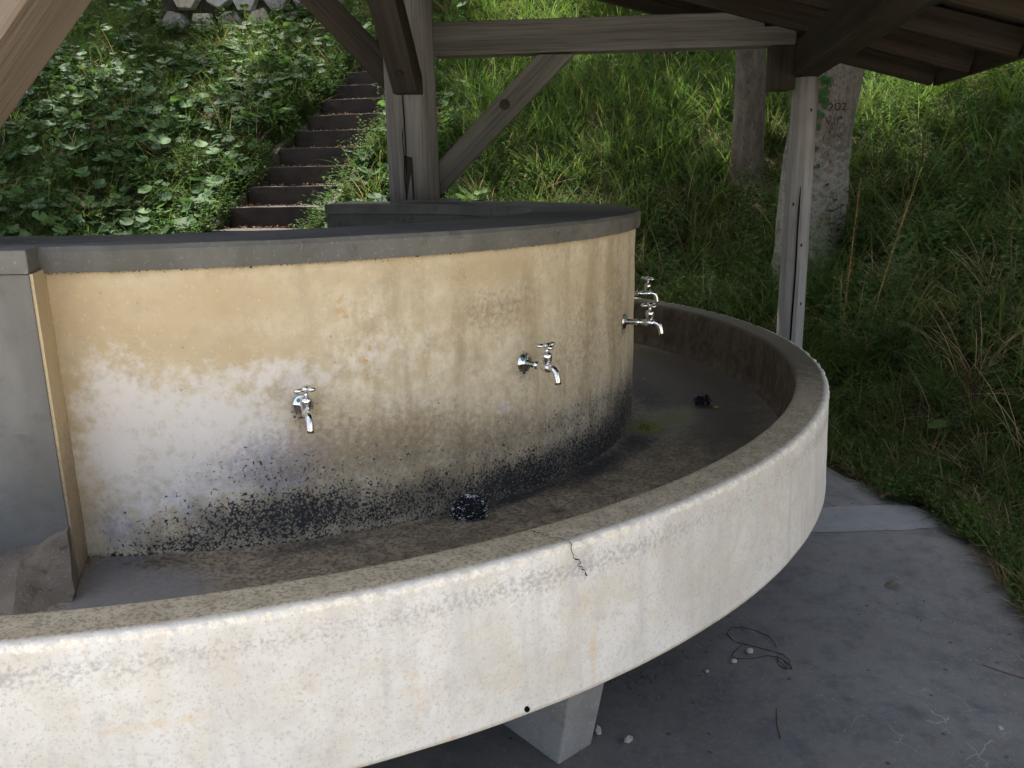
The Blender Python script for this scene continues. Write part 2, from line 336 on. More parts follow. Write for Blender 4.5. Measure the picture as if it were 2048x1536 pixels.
# ------------------------------------------------------------------ the wash station
WS = empty('wash_station', (C[0], C[1], 0))
tag(WS, 'round concrete wash station with cream stained wall, curved trough and chrome taps', 'wash station')
def pol(r_, th, z): t = R(th); return (r_*math.cos(t), r_*math.sin(t), z)
def fz(th): return .57 - .04*min(1, max(0, (th+85)/50)) - .025*min(1, max(0, (th+35)/30))
def blobs(th, z, L):
    o = np.zeros_like(th)
    for a, b, ra, rb, s_ in L: o = np.maximum(o, s_*np.exp(-.5*(((th-a)/ra)**2+((z-b)/rb)**2)*1.3))
    return o
def gridmesh(name, P, mat, closed=False, smooth=True, attrs=None):
    """P: array (n, m, 3) rows x cols"""
    n, m = P.shape[:2]; i = (np.arange(n-1)[:, None]*m+np.arange(m-1)[None]).ravel()
    f = np.stack([i, i+1, i+m+1, i+m], -1).tolist()
    if closed:
        for k in range(n-1): f.append([k*m+m-1, k*m, (k+1)*m, (k+1)*m+m-1])
        f.append(list(range(m))[::-1]); f.append([(n-1)*m+k for k in range(m)])
    me = mesh(name, P.reshape(-1, 3).tolist(), f, mat, smooth)
    for k, v in (attrs or {}).items(): fattr(me, k, v)
    return me
TH0, TH1 = -176., 84.
# drum wall (outer stained face), with inner face
ths = np.concatenate([np.arange(TH0, -92, 2.), np.arange(-92, 8, .35), np.arange(8, TH1+.1, 1.5)]); ths[-1] = TH1
zs = np.linspace(0, 1, 80)
TH, ZZ = np.meshgrid(ths, zs, indexing='ij')
FZ = np.array([fz(t) for t in ths])[:, None]-.03
Zw = FZ+(1.158-FZ)*ZZ
rad = 1.404+.0015*np.sin(TH*.9)+.0012*np.sin(Zw*31+TH*.4)
Pw = np.stack([rad*np.cos(np.radians(TH)), rad*np.sin(np.radians(TH)), Zw], -1)
OCH = [(-79.5, .655, 2.2, .035, .8), (-82, .70, 1.6, .06, .6), (-77.6, .70, 1.2, .03, .5), (-66, .93, 2, .04, .4), (-74, .66, 2., .03, .6), (-83.4, 1.085, 4.1, .087, 1), (-86.7, .91, 2.3, .222, 1), (-74.8, 1.095, 10.7, .068, .9), (-78.9, 1.022, 7.5, .079, .9), (-64.8, 1.12, 10.7, .046, .6), (-72.1, .99, 7.9, .051, .8), (-48.5, 1.111, 9., .046, .8), (-32.1, 1.047, 11.8, .08, .5), (-53.3, 1.031, 6.6, .068, .4), (-55.7, 1.147, 10.4, .032, .5), (-85.5, .62, 1.6, .1, .5)]
WHI = [(-76., .811, 7.9, .137, 1), (-81.7, .832, 3.8, .155, 1), (-69.6, .922, 6.1, .063, .7), (-79.1, .732, 5.9, .107, .8), (-60.9, .963, 7., .087, .5), (-57.8, .841, 7.6, .069, .45), (-83., .653, 2.4, .065, .6), (-47., .774, 1.3, .022, .75), (-73.2, .716, 3.6, .055, .5)]
LIL = [(-79, .70, 3, .03, .45), (-69.8, .739, 5.4, .077, .9), (-83.1, .631, 2.4, .055, .7), (-66., .736, 2.6, .067, .5), (-74.3, .731, 4., .065, .5)]
BRO = [(-84, .66, 2, .1, .5), (-72, .60, 4, .05, .6), (-60.9, .745, 12.8, .105, .85), (-50.3, .70, 13.3, .105, .8), (-67., .807, 3.4, .066, .7), (-47.4, 1.015, 5.9, .071, .7), (-32., .855, 14.2, .21, .6), (-53.9, .643, 13.2, .086, .8), (-23.3, .904, 7.6, .21, .7), (-79.3, .589, 4.8, .022, .6), (-62.4, .924, 3.6, .054, .3)]
BLK = [(-69.5, .618, 10., .068, .86), (-59.3, .60, 12.1, .060, .74), (-44.3, .572, 17.5, .068, .9), (-29., .55, 15.4, .10, .95), (-76.9, .590, 6., .034, .7), (-18.4, .574, 9.5, .14, .85), (-70.4, .715, 6.5, .055, .42), (-31.9, .68, 14.7, .06, .5), (-60, .70, 12, .06, .32), (-50, .66, 12, .06, .35)] + \
      [(t, z-.012, 1.05, .034, .62) for t, z in ((-67.5, .865), (-44.2, .875), (-20.4, .888))]
BRO += [(t+.2, z-.10, .8, .09, .62) for t, z in ((-67.5, .865), (-44.2, .875), (-20.4, .888))]+[(-57, .95, 5, .05, .35), (-38, 1.02, 4, .12, .45), (-26, 1.0, 3, .14, .5), (-52, 1.10, 1.2, .06, .5)]
RUS = [(-63.2, .99, .35, .09, 1), (-61.6, .96, .3, .10, 1), (-62.9, .87, .3, .04, .6), (-63.9, 1.09, .3, .05, .6), (-80., 1.02, .3, .04, .4)]
at = {k: blobs(TH, Zw, L) for k, L in (('ochre', OCH), ('white', WHI), ('lilac', LIL), ('brown', BRO), ('black', BLK), ('rust', RUS))}
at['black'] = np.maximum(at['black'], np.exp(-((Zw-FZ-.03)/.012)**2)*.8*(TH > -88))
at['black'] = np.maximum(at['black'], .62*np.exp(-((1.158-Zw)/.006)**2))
at['white'] = at['white']*(.86+.0*TH)
at['ochre'] = np.maximum(at['ochre'], .75*np.exp(-((1.158-Zw)/.016)**2))
obj('wall', gridmesh('wall', Pw, M_wall, attrs=at), WS)
# inner wall of the ring (the far half shows through the open centre)
th_i = np.arange(TH0, TH1+.1, 2.); th_i[-1] = TH1
Pi = np.array([[pol(1.06, t, z) for z in (0.02, .5, 1.158)] for t in th_i])
oi = obj('inner_wall', gridmesh('inner_wall', Pi[::-1], M_hole), WS)
for te, sg in ((TH1, 1), (TH0, -1)):
    q = [pol(1.06, te, .02), pol(1.40, te, .02), pol(1.40, te, 1.158), pol(1.06, te, 1.158)]
    obj('end_wall', mesh('end_wall', q, [[0, 1, 2, 3] if sg > 0 else [3, 2, 1, 0]], M_hole), WS)
# cap slab: ring sector with slightly worn edges
def ring_sector(name, prof, mats, t0, t1, dt, jitter=.0012, split=None):
    T_ = np.arange(t0, t1+dt*.5, dt); T_[-1] = t1; vs = []; m = len(prof)
    for t in T_:
        for j, (r_, z) in enumerate(prof):
            jr = jitter*(mnoise.noise((t*.35, j*3.1, 0))+.6*mnoise.noise((t*1.4, j*7.7, 5)))*1.5
            vs.append(pol(r_+jr, t, z+jr*.8))
    fs, mi = [], []
    for i in range(len(T_)-1):
        for j in range(m):
            k = (j+1) % m; fs.append([i*m+j, i*m+k, (i+1)*m+k, (i+1)*m+j][::-1]); mi.append(split[j] if split else 0)
    fs.append(list(range(m))); mi.append(0); fs.append([(len(T_)-1)*m+k for k in range(m)][::-1]); mi.append(0)
    me = mesh(name, vs, fs); [me.materials.append(x) for x in mats]
    me.polygons.foreach_set('material_index', mi); me.update(); return me
cap_prof = [(1.05, 1.160), (1.418, 1.158), (1.419, 1.171), (1.420, 1.184), (1.420, 1.197), (1.412, 1.206), (1.06, 1.206), (1.05, 1.20)]
obj('cap_slab', ring_sector('cap_slab', cap_prof, [M_cap_side, M_cap_top], TH0, TH1+.25, .8, .0010, [0, 0, 0, 0, 0, 1, 0, 0]), WS)
cme = WS.children[-1].data; dv = []
for v in cme.vertices:
    t_ = math.degrees(math.atan2(v.co.y, v.co.x)); z_ = v.co.z
    dv.append(max(0, (z_-1.168)/.035)*(.95*math.exp(-((t_+62)/7.)**2)+.5*math.exp(-((t_+40)/14.)**2)+.25)+.3*(t_ > -30))
fattr(cme, 'damp', dv)
# damp runs dripping over the cap edge, thin dark films that belong to the slab
# trough rim
NR = 1300
rt = np.linspace(-178, 86, NR)
rp = [(1.88, .437), (2.010, .437), (2.0095, .445)] + [(2.008-.008*k/22, .445+.262*k/22) for k in range(1, 23)] + \
     [(1.9985, .7115), (1.9955, .7165), (1.990, .7205), (1.982, .7215)] + [(1.982-.066*k/7, .7215) for k in range(1, 8)] + [(1.910, .719), (1.906, .712)] + [(1.904-.004*k/6, .70-.16*k/6) for k in range(0, 7)] + [(1.88, .50)]
rp = np.array(rp); m = len(rp)
Pr = np.zeros((NR, m, 3)); A_t = np.zeros((NR, m)); A_i = A_t.copy(); A_e = A_t.copy(); A_g = A_t.copy(); A_d = A_t.copy(); A_o = A_t.copy()
for i, t in enumerate(rt):
    for j in range(m):
        r_, z = rp[j]; e = math.exp(-((math.hypot(r_-1.997, z-.716))/.010)**2)
        jr = .0045*e*(mnoise.noise((t*2.2, j*.2, 0))+.8*mnoise.noise((t*7.1, j*.4, 3))) + .0012*mnoise.noise((t*.3, z*20, 1))
        Pr[i, j] = pol(r_+jr, t, z+jr*.7*(z > .5))
zz_ = rp[:, 1][None]; r_r = rp[:, 0][None]
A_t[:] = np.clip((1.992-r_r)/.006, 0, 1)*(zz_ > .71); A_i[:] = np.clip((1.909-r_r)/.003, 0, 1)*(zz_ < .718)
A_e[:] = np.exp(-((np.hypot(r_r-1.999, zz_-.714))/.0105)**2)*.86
A_e *= np.clip((-rt[:, None]-10)/25, .25, 1)  # bright chamfer highlight painted along with cream chipping, weaker to the right
TR = np.repeat(rt[:, None], m, 1); ZR = np.repeat(zz_, NR, 0)
A_o = blobs(TR, ZR, [(-56.35, .50, .25, .06, 1.2), (-56.8, .60, .18, .05, .8), (-66, .53, .5, .05, .8), (-66.3, .60, .3, .04, .6), (-77, .575, 3.5, .014, .8), (-72, .59, 2.5, .02, .6), (-63, .60, 2.5, .03, .5), (-60.5, .50, 2., .02, .6), (-43, .69, .4, .03, .8), (-41, .695, 2., .012, .6)])
A_o = np.maximum(A_o, .6*np.exp(-((ZR-.437)/.009)**2)); A_o = np.maximum(A_o, .42*np.exp(-((ZR-.70)/.012)**2))
A_g = .72*np.exp(-((ZR-.672)/.034)**2)*(np.sin(TR*.21+1)*.12+.88)
A_d = np.clip((TR+38)/35, 0, 1)
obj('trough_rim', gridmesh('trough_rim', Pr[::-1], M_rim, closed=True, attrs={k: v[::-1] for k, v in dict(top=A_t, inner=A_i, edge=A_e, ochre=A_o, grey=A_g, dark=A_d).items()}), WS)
# trough floor
ft = np.concatenate([np.arange(-178, -92, 2.), np.arange(-92, 60, .5), np.arange(60, 86.1, 2.)]); fr = np.linspace(1.39, 1.895, 50)
FT, FR = np.meshgrid(ft, fr, indexing='ij'); FZZ = np.array([fz(t) for t in ft])[:, None]+.012*np.clip((FR-1.80)/.09, 0, 1)**2+.010*np.clip((1.43-FR)/.04, 0, 1)**2
DR = (1.532, -45.1)
ddr = np.hypot((FT-DR[1])*math.pi/180*1.53, FR-DR[0]); FZZ = FZZ-.012*np.exp(-(ddr/.035)**2)
Pf = np.stack([FR*np.cos(np.radians(FT)), FR*np.sin(np.radians(FT)), FZZ], -1)
fl = lambda L: blobs(FT, FR, L)
fa = dict(
    black=np.maximum(fl([(-80, 1.43, 5, .05, .55), (-68, 1.43, 7, .040, .62), (-55, 1.43, 8, .03, .5), (-20, 1.46, 9, .06, .9), (-33, 1.44, 10, .06, .9), (-45, 1.42, 12, .03, .9), (4, 1.5, 12, .08, .8), (20, 1.6, 14, .12, .6), (-24, 1.60, 3.5, .035, .35)]), .8*np.exp(-(ddr/.014)**2)),
    grey=fl([(-80, 1.62, 5, .16, 1), (-83, 1.5, 3, .2, .8), (-27, 1.70, 8, .09, .4), (-38, 1.6, 8, .08, .3)]),
    brown=np.maximum(fl([(-8, 1.7, 14, .17, .9), (15, 1.7, 25, .25, 1.1), (30, 1.6, 30, .3, 1), (45, 1.7, 20, .2, 1), (-60, 1.55, 9, .08, .3)]), .75*np.exp(-(ddr/.03)**2)),
    algae=fl([(-14, 1.47, 4.0, .085, 1.), (-9, 1.54, 4.2, .08, .8), (-5, 1.60, 2.5, .03, .6), (-17.5, 1.47, 2.0, .05, .5)]))
obj('trough_floor', gridmesh('trough_floor', Pf, M_floor, attrs=fa), WS)
th_u = np.arange(-178, 86.1, 3.)
obj('underside', gridmesh('underside', np.array([[pol(r_, t, .46) for r_ in (1.0, 1.4, 1.885)] for t in th_u])[::-1], M_pier), WS)
# crack across the rim, drain hole ring
def tube(pts, rad, n=6, cap=True):
    pts = [Vector(p) for p in pts]; vs, fs = [], []
    rads = rad if hasattr(rad, '__len__') else [rad]*len(pts)
    up = Vector((0, 0, 1)); prev = None
    for i, p in enumerate(pts):
        d = (pts[min(i+1, len(pts)-1)]-pts[max(i-1, 0)]).normalized()
        a = prev if prev is not None else (up if abs(d.z) < .9 else Vector((1, 0, 0)))
        a = (a-d*a.dot(d)).normalized(); prev = a; b = d.cross(a)
        for k in range(n):
            t = 2*math.pi*k/n; vs.append(p+(a*math.cos(t)+b*math.sin(t))*rads[i])
    for i in range(len(pts)-1):
        for k in range(n): fs.append([i*n+k, i*n+(k+1) % n, (i+1)*n+(k+1) % n, (i+1)*n+k])
    if cap: fs.append(list(range(n))[::-1]); fs.append([(len(pts)-1)*n+k for k in range(n)])
    return vs, fs
def lathe_(prof, n=12):
    vs, fs = [], []
    for r_, z in prof:
        for k in range(n): t = 2*math.pi*k/n; vs.append((r_*math.cos(t), r_*math.sin(t), z))
    for i in range(len(prof)-1):
        for k in range(n): fs.append([i*n+k, i*n+(k+1) % n, (i+1)*n+(k+1) % n, (i+1)*n+k])
    fs.append(list(range(n))[::-1]); fs.append([(len(prof)-1)*n+k for k in range(n)]); return vs, fs
def ribbon(pts, ws, nrm):
    vs, fs = [], []
    for i, p in enumerate(pts):
        p = Vector(p); d = (Vector(pts[min(i+1, len(pts)-1)])-Vector(pts[max(i-1, 0)])).normalized(); sd_ = d.cross(Vector(nrm[i] if isinstance(nrm, list) else nrm)).normalized()*ws[i]
        vs += [p-sd_, p+sd_]
    for i in range(len(pts)-1): fs.append([2*i, 2*i+1, 2*i+3, 2*i+2])
    return vs, fs
cpts, cn, cw = [], [], []
ctrl = [(-58.6, 1.925, .7245), (-58.3, 1.945, .7245), (-58.15, 1.965, .7245), (-57.7, 1.993, .7235), (-57.62, 2.003, .712), (-57.5, 2.0045, .695), (-57.2, 2.0055, .688), (-57.3, 2.006, .680), (-56.95, 2.0065, .668), (-56.9, 2.007, .652)]
for k in range(len(ctrl)-1):
    for q in range(4):
        f_ = q/4; a, b = ctrl[k], ctrl[k+1]; t = a[0]+(b[0]-a[0])*f_+random.uniform(-.11, .11); r_ = a[1]+(b[1]-a[1])*f_; z = a[2]+(b[2]-a[2])*f_
        cpts.append(pol(r_, t, z)); n_ = Vector(pol(1, t, 0)); cn.append(Vector((0, 0, 1)) if z > .718 else n_); cw.append(random.uniform(.0003, .0011)*(1.3 if 2 < k < 9 else 1.))
v_, f_ = ribbon(cpts, cw, cn); tag(obj('crack', mesh('crack', v_, f_, M_crack), WS), 'dark jagged crack over the trough rim')
# pier and footing
v_, f_ = lathe_([(.0048, -.004), (.0045, .003), (.002, .005)]); kb = obj('plug', mesh('plug', v_, f_, M_crack), WS, pol(2.010, -60.45, .447), (0, R(90), R(-60.45)))
def prism(name, bottom, top, mat, parent, bevel=0):
    n = len(bottom); vs = list(bottom)+list(top)
    fs = [list(range(n))[::-1], list(range(n, 2*n))]+[[i, (i+1) % n, n+(i+1) % n, n+i] for i in range(n)]
    me = mesh(name, vs, fs, mat)
    bm = bmesh.new(); bm.from_mesh(me); bmesh.ops.recalc_face_normals(bm, faces=bm.faces)
    if bevel: bmesh.ops.bevel(bm, geom=bm.edges[:], offset=bevel, segments=2, affect='EDGES', profile=.6)
    bm.to_mesh(me); bm.free(); return obj(name, me, parent)
tA = -85.2
def pc_(z, r1=1.508, g=0): return [pol(1.38, -86.5+g, z), pol(r1, tA+g, z), pol(r1+.02, -98, z), pol(1.38, -100, z)]
prism('divider_pier', pc_(.60), pc_(1.166), M_pier, WS, .003)
prism('pier_cap', [(x, y, 1.1665) for x, y, _ in pc_(0, 1.512, .1)], [(x, y, 1.2085) for x, y, _ in pc_(0, 1.512, .1)], M_cap_side, WS, .004)
ps = prism('pier_side', [pol(1.385, -86.12, .58), pol(1.504, -85.03, .58), pol(1.504, -85.3, .58), pol(1.385, -86.6, .58)], [pol(1.385, -86.12, 1.166), pol(1.504, -85.03, 1.166), pol(1.504, -85.3, 1.166), pol(1.385, -86.6, 1.166)], M_wall, WS, 0)
ps['label'] = 'ochre stained side of the pier'; me_ = ps.data
bm = bmesh.new(); bm.from_mesh(me_); bmesh.ops.subdivide_edges(bm, edges=bm.edges[:], cuts=6, use_grid_fill=True); bm.to_mesh(me_); bm.free()
fattr(me_, 'ochre', [1 if v.co.z > .85 else max(0, .4+(v.co.z-.7)*3) for v in me_.vertices]); fattr(me_, 'brown', [min(1, max(.35, (1.05-v.co.z)*3)) for v in me_.vertices]); fattr(me_, 'black', [.35 if v.co.z < .64 else 0 for v in me_.vertices])
fb = [pol(1.38, -86.3, .54), pol(1.60, -84.2, .54), pol(1.70, -86.5, .54), pol(1.72, -98, .54), pol(1.38, -100, .54)]
ftp = [pol(1.38, -86.3, .69), pol(1.535, -84.9, .685), pol(1.56, -88, .640), pol(1.57, -98, .56), pol(1.38, -100, .6)]
ftt = prism('pier_footing', fb, ftp, M_footing, WS, 0)
bm = bmesh.new(); bm.from_mesh(ftt.data); bmesh.ops.triangulate(bm, faces=bm.faces); bmesh.ops.subdivide_edges(bm, edges=bm.edges[:], cuts=5, use_grid_fill=True)
for v in bm.verts: v.co += Vector((mnoise.noise(v.co*24), mnoise.noise(v.co*24+Vector((5, 0, 0))), mnoise.noise(v.co*24+Vector((0, 9, 0)))))*.007
bm.to_mesh(ftt.data); bm.free()
# legs
def leg(th):
    b = [pol(1.705, th-1.85, 0), pol(1.705, th+1.85, 0), pol(.9, th+3.4, 0), pol(.9, th-3.4, 0)]
    t = [pol(1.80, th-2.0, .462), pol(1.80, th+2.0, .462), pol(.9, th+3.4, .462), pol(.9, th-3.4, .462)]
    return prism('support_leg', b, t, M_leg, WS, .006)
for th in (-49.4, -97, -2, 45): leg(th)

# ------------------------------------------------------------------ taps
def lathe(prof, n=20):
    vs, fs = [], []
    for r_, z in prof:
        for k in range(n): t = 2*math.pi*k/n; vs.append((r_*math.cos(t), r_*math.sin(t), z))
    for i in range(len(prof)-1):
        for k in range(n): fs.append([i*n+k, i*n+(k+1) % n, (i+1)*n+(k+1) % n, (i+1)*n+k])
    fs.append(list(range(n))[::-1]); fs.append([(len(prof)-1)*n+k for k in range(n)])
    return vs, fs
def rotx(vs): return [(z, x, y) for x, y, z in vs]      # lathe axis z -> x
v_, f_ = lathe([(.010, .0), (.024, .0), (.0245, .003), (.021, .007), (.012, .0085), (.0095, .012)], 28); me_flange = mesh('flange', rotx(v_), f_, M_chrome, True)
v_, f_ = lathe([(.0085, .008), (.0085, .040), (.0098, .0405), (.0098, .046), (.0085, .0465), (.0085, .062), (.0115, .072), (.0125, .082), (.010, .092), (.004, .096)], 20)
me_pipe = mesh('pipe', rotx(v_), f_, M_chrome, True)
sp_ = [(.084, 0, 0), (.094, 0, .001), (.103, 0, -.002), (.110, 0, -.009), (.1135, 0, -.018), (.1155, 0, -.030), (.1165, 0, -.036)]
v_, f_ = tube(sp_, [.009, .0085, .0082, .0080, .0078, .0080, .0082], 16); me_spout = mesh('spout', v_, f_, M_chrome, True)
v_, f_ = lathe([(.0095, .0), (.0095, .014), (.0118, .0155), (.0118, .019), (.0128, .020), (.0132, .031), (.0115, .034), (.008, .036), (.0045, .038), (.0042, .047), (.006, .049)], 20)
me_valve = mesh('valve', [(x+.080, y, z) for x, y, z in v_], f_, M_chrome, True)
def handle_mesh():
    bm = bmesh.new()
    for k in range(3):
        a = 2*math.pi*k/3+.4; vs, fs = lathe([(.004, -.0055), (.0085, -.0035), (.0098, 0), (.0085, .0035), (.004, .0055)], 14)
        bv = [bm.verts.new((math.cos(a)*(.0165+x*1.15)-math.sin(a)*y, math.sin(a)*(.0165+x*1.15)+math.cos(a)*y, z)) for x, y, z in vs]
        for f in fs: bm.faces.new([bv[i] for i in f])
    vs, fs = lathe([(.006, -.006), (.010, -.003), (.011, .002), (.008, .0065), (.003, .008)], 16); bv = [bm.verts.new(v) for v in vs]
    for f in fs: bm.faces.new([bv[i] for i in f])
    me = bpy.data.meshes.new('handle'); bm.to_mesh(me); bm.free(); me.materials.append(M_chrome); me.polygons.foreach_set('use_smooth', [True]*len(me.polygons)); return me
me_handle = handle_mesh()
v_, f_ = lathe([(.004, .0), (.0048, .001), (.003, .002)], 12); me_glint = mesh('blue_glint', v_, f_, M_blue, True)
tap_label = ['nearest tap, spout pointing straight at the viewer, on the pale patch of the wall', 'second tap, seen from the side beside the brown stained wall', 'third tap, at the right edge of the cream wall over the trough', 'farthest tap, half hidden behind the curve of the wall']
for i, (th, z, hr) in enumerate([(-67.47, .865, .3), (-44.22, .875, 1.3), (-20.37, .888, .9), (3.1, .893, 2.0)]):
    t = R(th); T = bpy.data.objects.new('tap', me_pipe); link(T, WS); T.location = (1.403*math.cos(t), 1.403*math.sin(t), z); T.rotation_euler = (0, 0, t + (-.04, -.05, .02, 0)[i]); T.scale = [(.92, 1, 1, 1)[i]]*3
    T['label'] = tap_label[i]
    obj('flange', me_flange, T); obj('spout', me_spout, T); obj('valve', me_valve, T)
    h = obj('handle', me_handle, T, (.080, 0, .053), (R(4), R(-5), hr))
    obj('blue_glint', me_glint, T, (.009, -.012 if i else -.010, .012), (0, R(90), 0))

# ------------------------------------------------------------------ small things in the trough
def wool(name, loc, sx, sy, sz, label, n=900):
    bm = bmesh.new(); rr_ = random.Random(3)
    bmesh.ops.create_icosphere(bm, subdivisions=4, radius=.80)
    for v in bm.verts: v.co += v.normal*.16*mnoise.noise(v.co*4.1); v.co = Vector((v.co.x*sx, v.co.y*sy, max(v.co.z, -.62)*sz))
    me = bpy.data.meshes.new(name); bm.to_mesh(me); bm.free(); me.materials.append(M_wool)
    o = obj(name, me, None, (loc[0], loc[1], loc[2]+sz*.55)); tag(o, label, 'scouring pad', 'black scouring pads in the trough')
    vs, fs = [], []
    for k in range(n):
        d = Vector((rr_.gauss(0, 1), rr_.gauss(0, 1), rr_.gauss(0, 1))).normalized()
        rad_ = .8*rr_.uniform(.85, 1.12); p = Vector((d.x*sx*rad_, d.y*sy*rad_, max(d.z*rad_, -.55)*sz))
        tdir = d.cross(Vector((rr_.gauss(0, 1), rr_.gauss(0, 1), rr_.gauss(0, 1)))).normalized()
        L = rr_.uniform(.002, .006); pts = [p-tdir*L, p+d*.003, p+tdir*L]
        a, b = tube(pts, .00032, 3, False); k0 = len(vs); vs += a; fs += [[q+k0 for q in f] for f in b]
    c = obj('wire_strands', mesh('wire_strands', vs, fs, M_wire), o); c['kind'] = 'stuff'
    return o
s = S('black_metal_wool', .5, .6); s.set('Base Color', (.010, .012, .016, 1)); s.set('Metallic', .5); s.bump(s.noise(260, 3, .7), 1., .006); M_wool = s.m
s = S('shiny_steel_strand', .25, .6); s.set('Base Color', s.mix(s.step(s.noise(160, 2), .50, .56), (.012, .015, .02), (.62, .65, .70))); s.set('Metallic', .9); M_wire = s.m
wool('scouring_pad', (-.105, 1.825, .543), .050, .036, .040, 'black metal scouring pad leaning on the foot of the cream wall', 1500)
wool('scouring_pad', (.690, 2.925, .506), .038, .028, .026, 'small black scouring pad in the dark back of the trough', 300)
def stone(name, loc, sx, sy, sz, mat, label, cat='stone', seed=0, rz=0., group=None, sub=2, parent=None):
    bm = bmesh.new(); bmesh.ops.create_icosphere(bm, subdivisions=sub, radius=1)
    for v in bm.verts:
        v.co += v.normal*.45*mnoise.noise(v.co*1.1+Vector((seed*7.3, 0, 0)))
        v.co = Vector((v.co.x*sx, v.co.y*sy, v.co.z*sz))
    zmin = min(v.co.z for v in bm.verts)
    for v in bm.verts: v.co.z -= zmin*.9
    me = bpy.data.meshes.new(name); bm.to_mesh(me); bm.free(); me.materials.append(mat)
    o = obj(name, me, parent, loc, (0, 0, rz)); tag(o, label, cat, group); return o
M_peb = plain('pale_limestone', (.38, .36, .32), .9, .2).m; M_ypeb = plain('yellow_pebble_stone', (.42, .33, .12), .7, .3).m; M_dpeb = plain('dark_grit', (.05, .045, .04), .9, .2).m
stone('pebble', (.725, 2.862, .506), .009, .006, .005, M_ypeb, 'tiny yellow pebble beside the small scouring pad', 'pebble', 1)
stone('pebble', (.536, 3.30, .506), .005, .005, .004, M_peb, 'white grain of stone at the dark back of the trough', 'pebble', 2)
stone('stone', (.192, 1.760, .003), .009, .015, .012, M_peb, 'small pointed grey stone right beside the foot of the support leg', 'stone', 3, .2, sub=1)
stone('stone', (.262, 1.728, .003), .016, .012, .010, M_peb, 'pale angular stone to the right of the support leg', 'stone', 4, .5, sub=1)
stone('stone', (.656, 2.101, .003), .011, .009, .009, M_peb, 'whitish stone lying inside the wire loop', 'stone', 5, sub=1)
stone('stone', (.515, 2.01, .003), .006, .006, .005, M_peb, 'small pale stone on the paving left of the wire loop', 'stone', 6, sub=1)
stone('stone', (1.166, 1.753, .003), .007, .006, .005, M_peb, 'small white stone on the paving near the right corner', 'stone', 8, sub=1)
stone('stone', (.600, 2.055, .003), .009, .007, .006, M_peb, 'grey stone at the left tip of the wire', 'stone', 9, sub=1)
# algae tuft
vs, fs = [], []
for k in range(420):
    a = random.uniform(0, 6.28); rr_ = abs(random.gauss(0, .019)); p = Vector((rr_*math.cos(a)*1.3, rr_*math.sin(a)*1.7, 0)); d = Vector((random.gauss(0, 1), random.gauss(0, 1), .9)).normalized()
    L = random.uniform(.006, .014); w_ = .0016; sd_ = d.cross(Vector((0, 0, 1))).normalized()*w_; k0 = len(vs); vs += [p-sd_, p+sd_, p+d*L*.6+sd_, p+d*L]; fs.append([k0, k0+1, k0+2, k0+3])
M_alg = leaf_mat('bright_wet_moss', [(.16, .20, .03), (.34, .36, .06)], .3, .3)
o = obj('moss_tuft', mesh('moss_tuft', vs, fs, M_alg), None, (.441, 2.615, .512)); tag(o, 'bright yellow-green moss tuft on the trough floor below the wall', 'moss')
# wire on the paving
wp = [(.741, 2.125), (.735, 2.17), (.71, 2.215), (.675, 2.235), (.635, 2.225), (.618, 2.195), (.63, 2.16), (.665, 2.13), (.70, 2.11), (.725, 2.105), (.745, 2.085), (.752, 2.05), (.748, 2.015), (.735, 2.02), (.722, 2.05), (.728, 2.075), (.74, 2.06), (.745, 2.03), (.73, 2.01), (.718, 2.04), (.727, 2.07), (.70, 2.075), (.65, 2.07), (.612, 2.07), (.60, 2.075), (.62, 2.11), (.645, 2.14)]
vs, fs = tube([(x, y, .007+.004*math.sin(i*1.9)) for i, (x, y) in enumerate(wp)], .0012, 5)
M_wirec = plain('rusty_thin_wire', (.030, .022, .018), .6, .4).m
tag(obj('wire', mesh('wire', vs, fs, M_wirec, True)), 'looped piece of thin dark wire lying on the grey paving', 'wire')
def twig(pts, rad, label, mat):
    vs, fs = tube([(x, y, .004+rad) for x, y in pts], rad, 5); tag(obj('twig', mesh('twig', vs, fs, mat)), label, 'twig')
M_twig = plain('dry_twig_bark', (.12, .09, .06), .9, .2).m
twig([(.655, 1.845), (.640, 1.80), (.632, 1.765), (.628, 1.73)], .0013, 'short straight straw-like twig on the paving below the wire', M_twig)
twig([(1.27, 2.02), (1.30, 1.99), (1.33, 1.965), (1.36, 1.94)], .0012, 'thin reddish twig on the paving by the right edge of the view', plain('red_twig_bark', (.14, .05, .04), .8, .2).m)
def flat_leaf(L, W, n=7, cup=.25, bend=.2):
    vs, fs = [], []
    for i in range(n+1):
        u = i/n; wd = W*math.sin(math.pi*min(1, max(.0, u))**.85)**.8 if 0 < u < 1 else .0005; z = bend*L*math.sin(u*2.6)
        vs += [(L*u, -wd, z+cup*wd), (L*u, 0, z), (L*u, wd, z+cup*wd)]
    for i in range(n):
        for j in (0, 1): a = i*3+j; fs.append([a, a+3, a+4, a+1])
    return vs, fs
M_dry = plain('dried_leaf_brown', (.24, .18, .11), .8, .2).m; M_fg = leaf_mat('fresh_green_leaf', [(.07, .13, .035), (.09, .15, .04)])
vs, fs = flat_leaf(.06, .010); tag(obj('fallen_leaf', mesh('fallen_leaf', vs, fs, plain('olive_fallen_leaf', (.12, .12, .05), .6, .3).m), None, (1.20, 2.475, .007), (0, 0, -.1)), 'narrow olive leaf fallen on the grey paving', 'leaf')
vs, fs = flat_leaf(.07, .02, cup=.5); tag(obj('fallen_leaf', mesh('fallen_leaf', vs, fs, M_dry), None, (1.50, 3.21, .010), (0, 0, -.2)), 'curled dry leaf beside the pale repair strip on the paving', 'leaf')

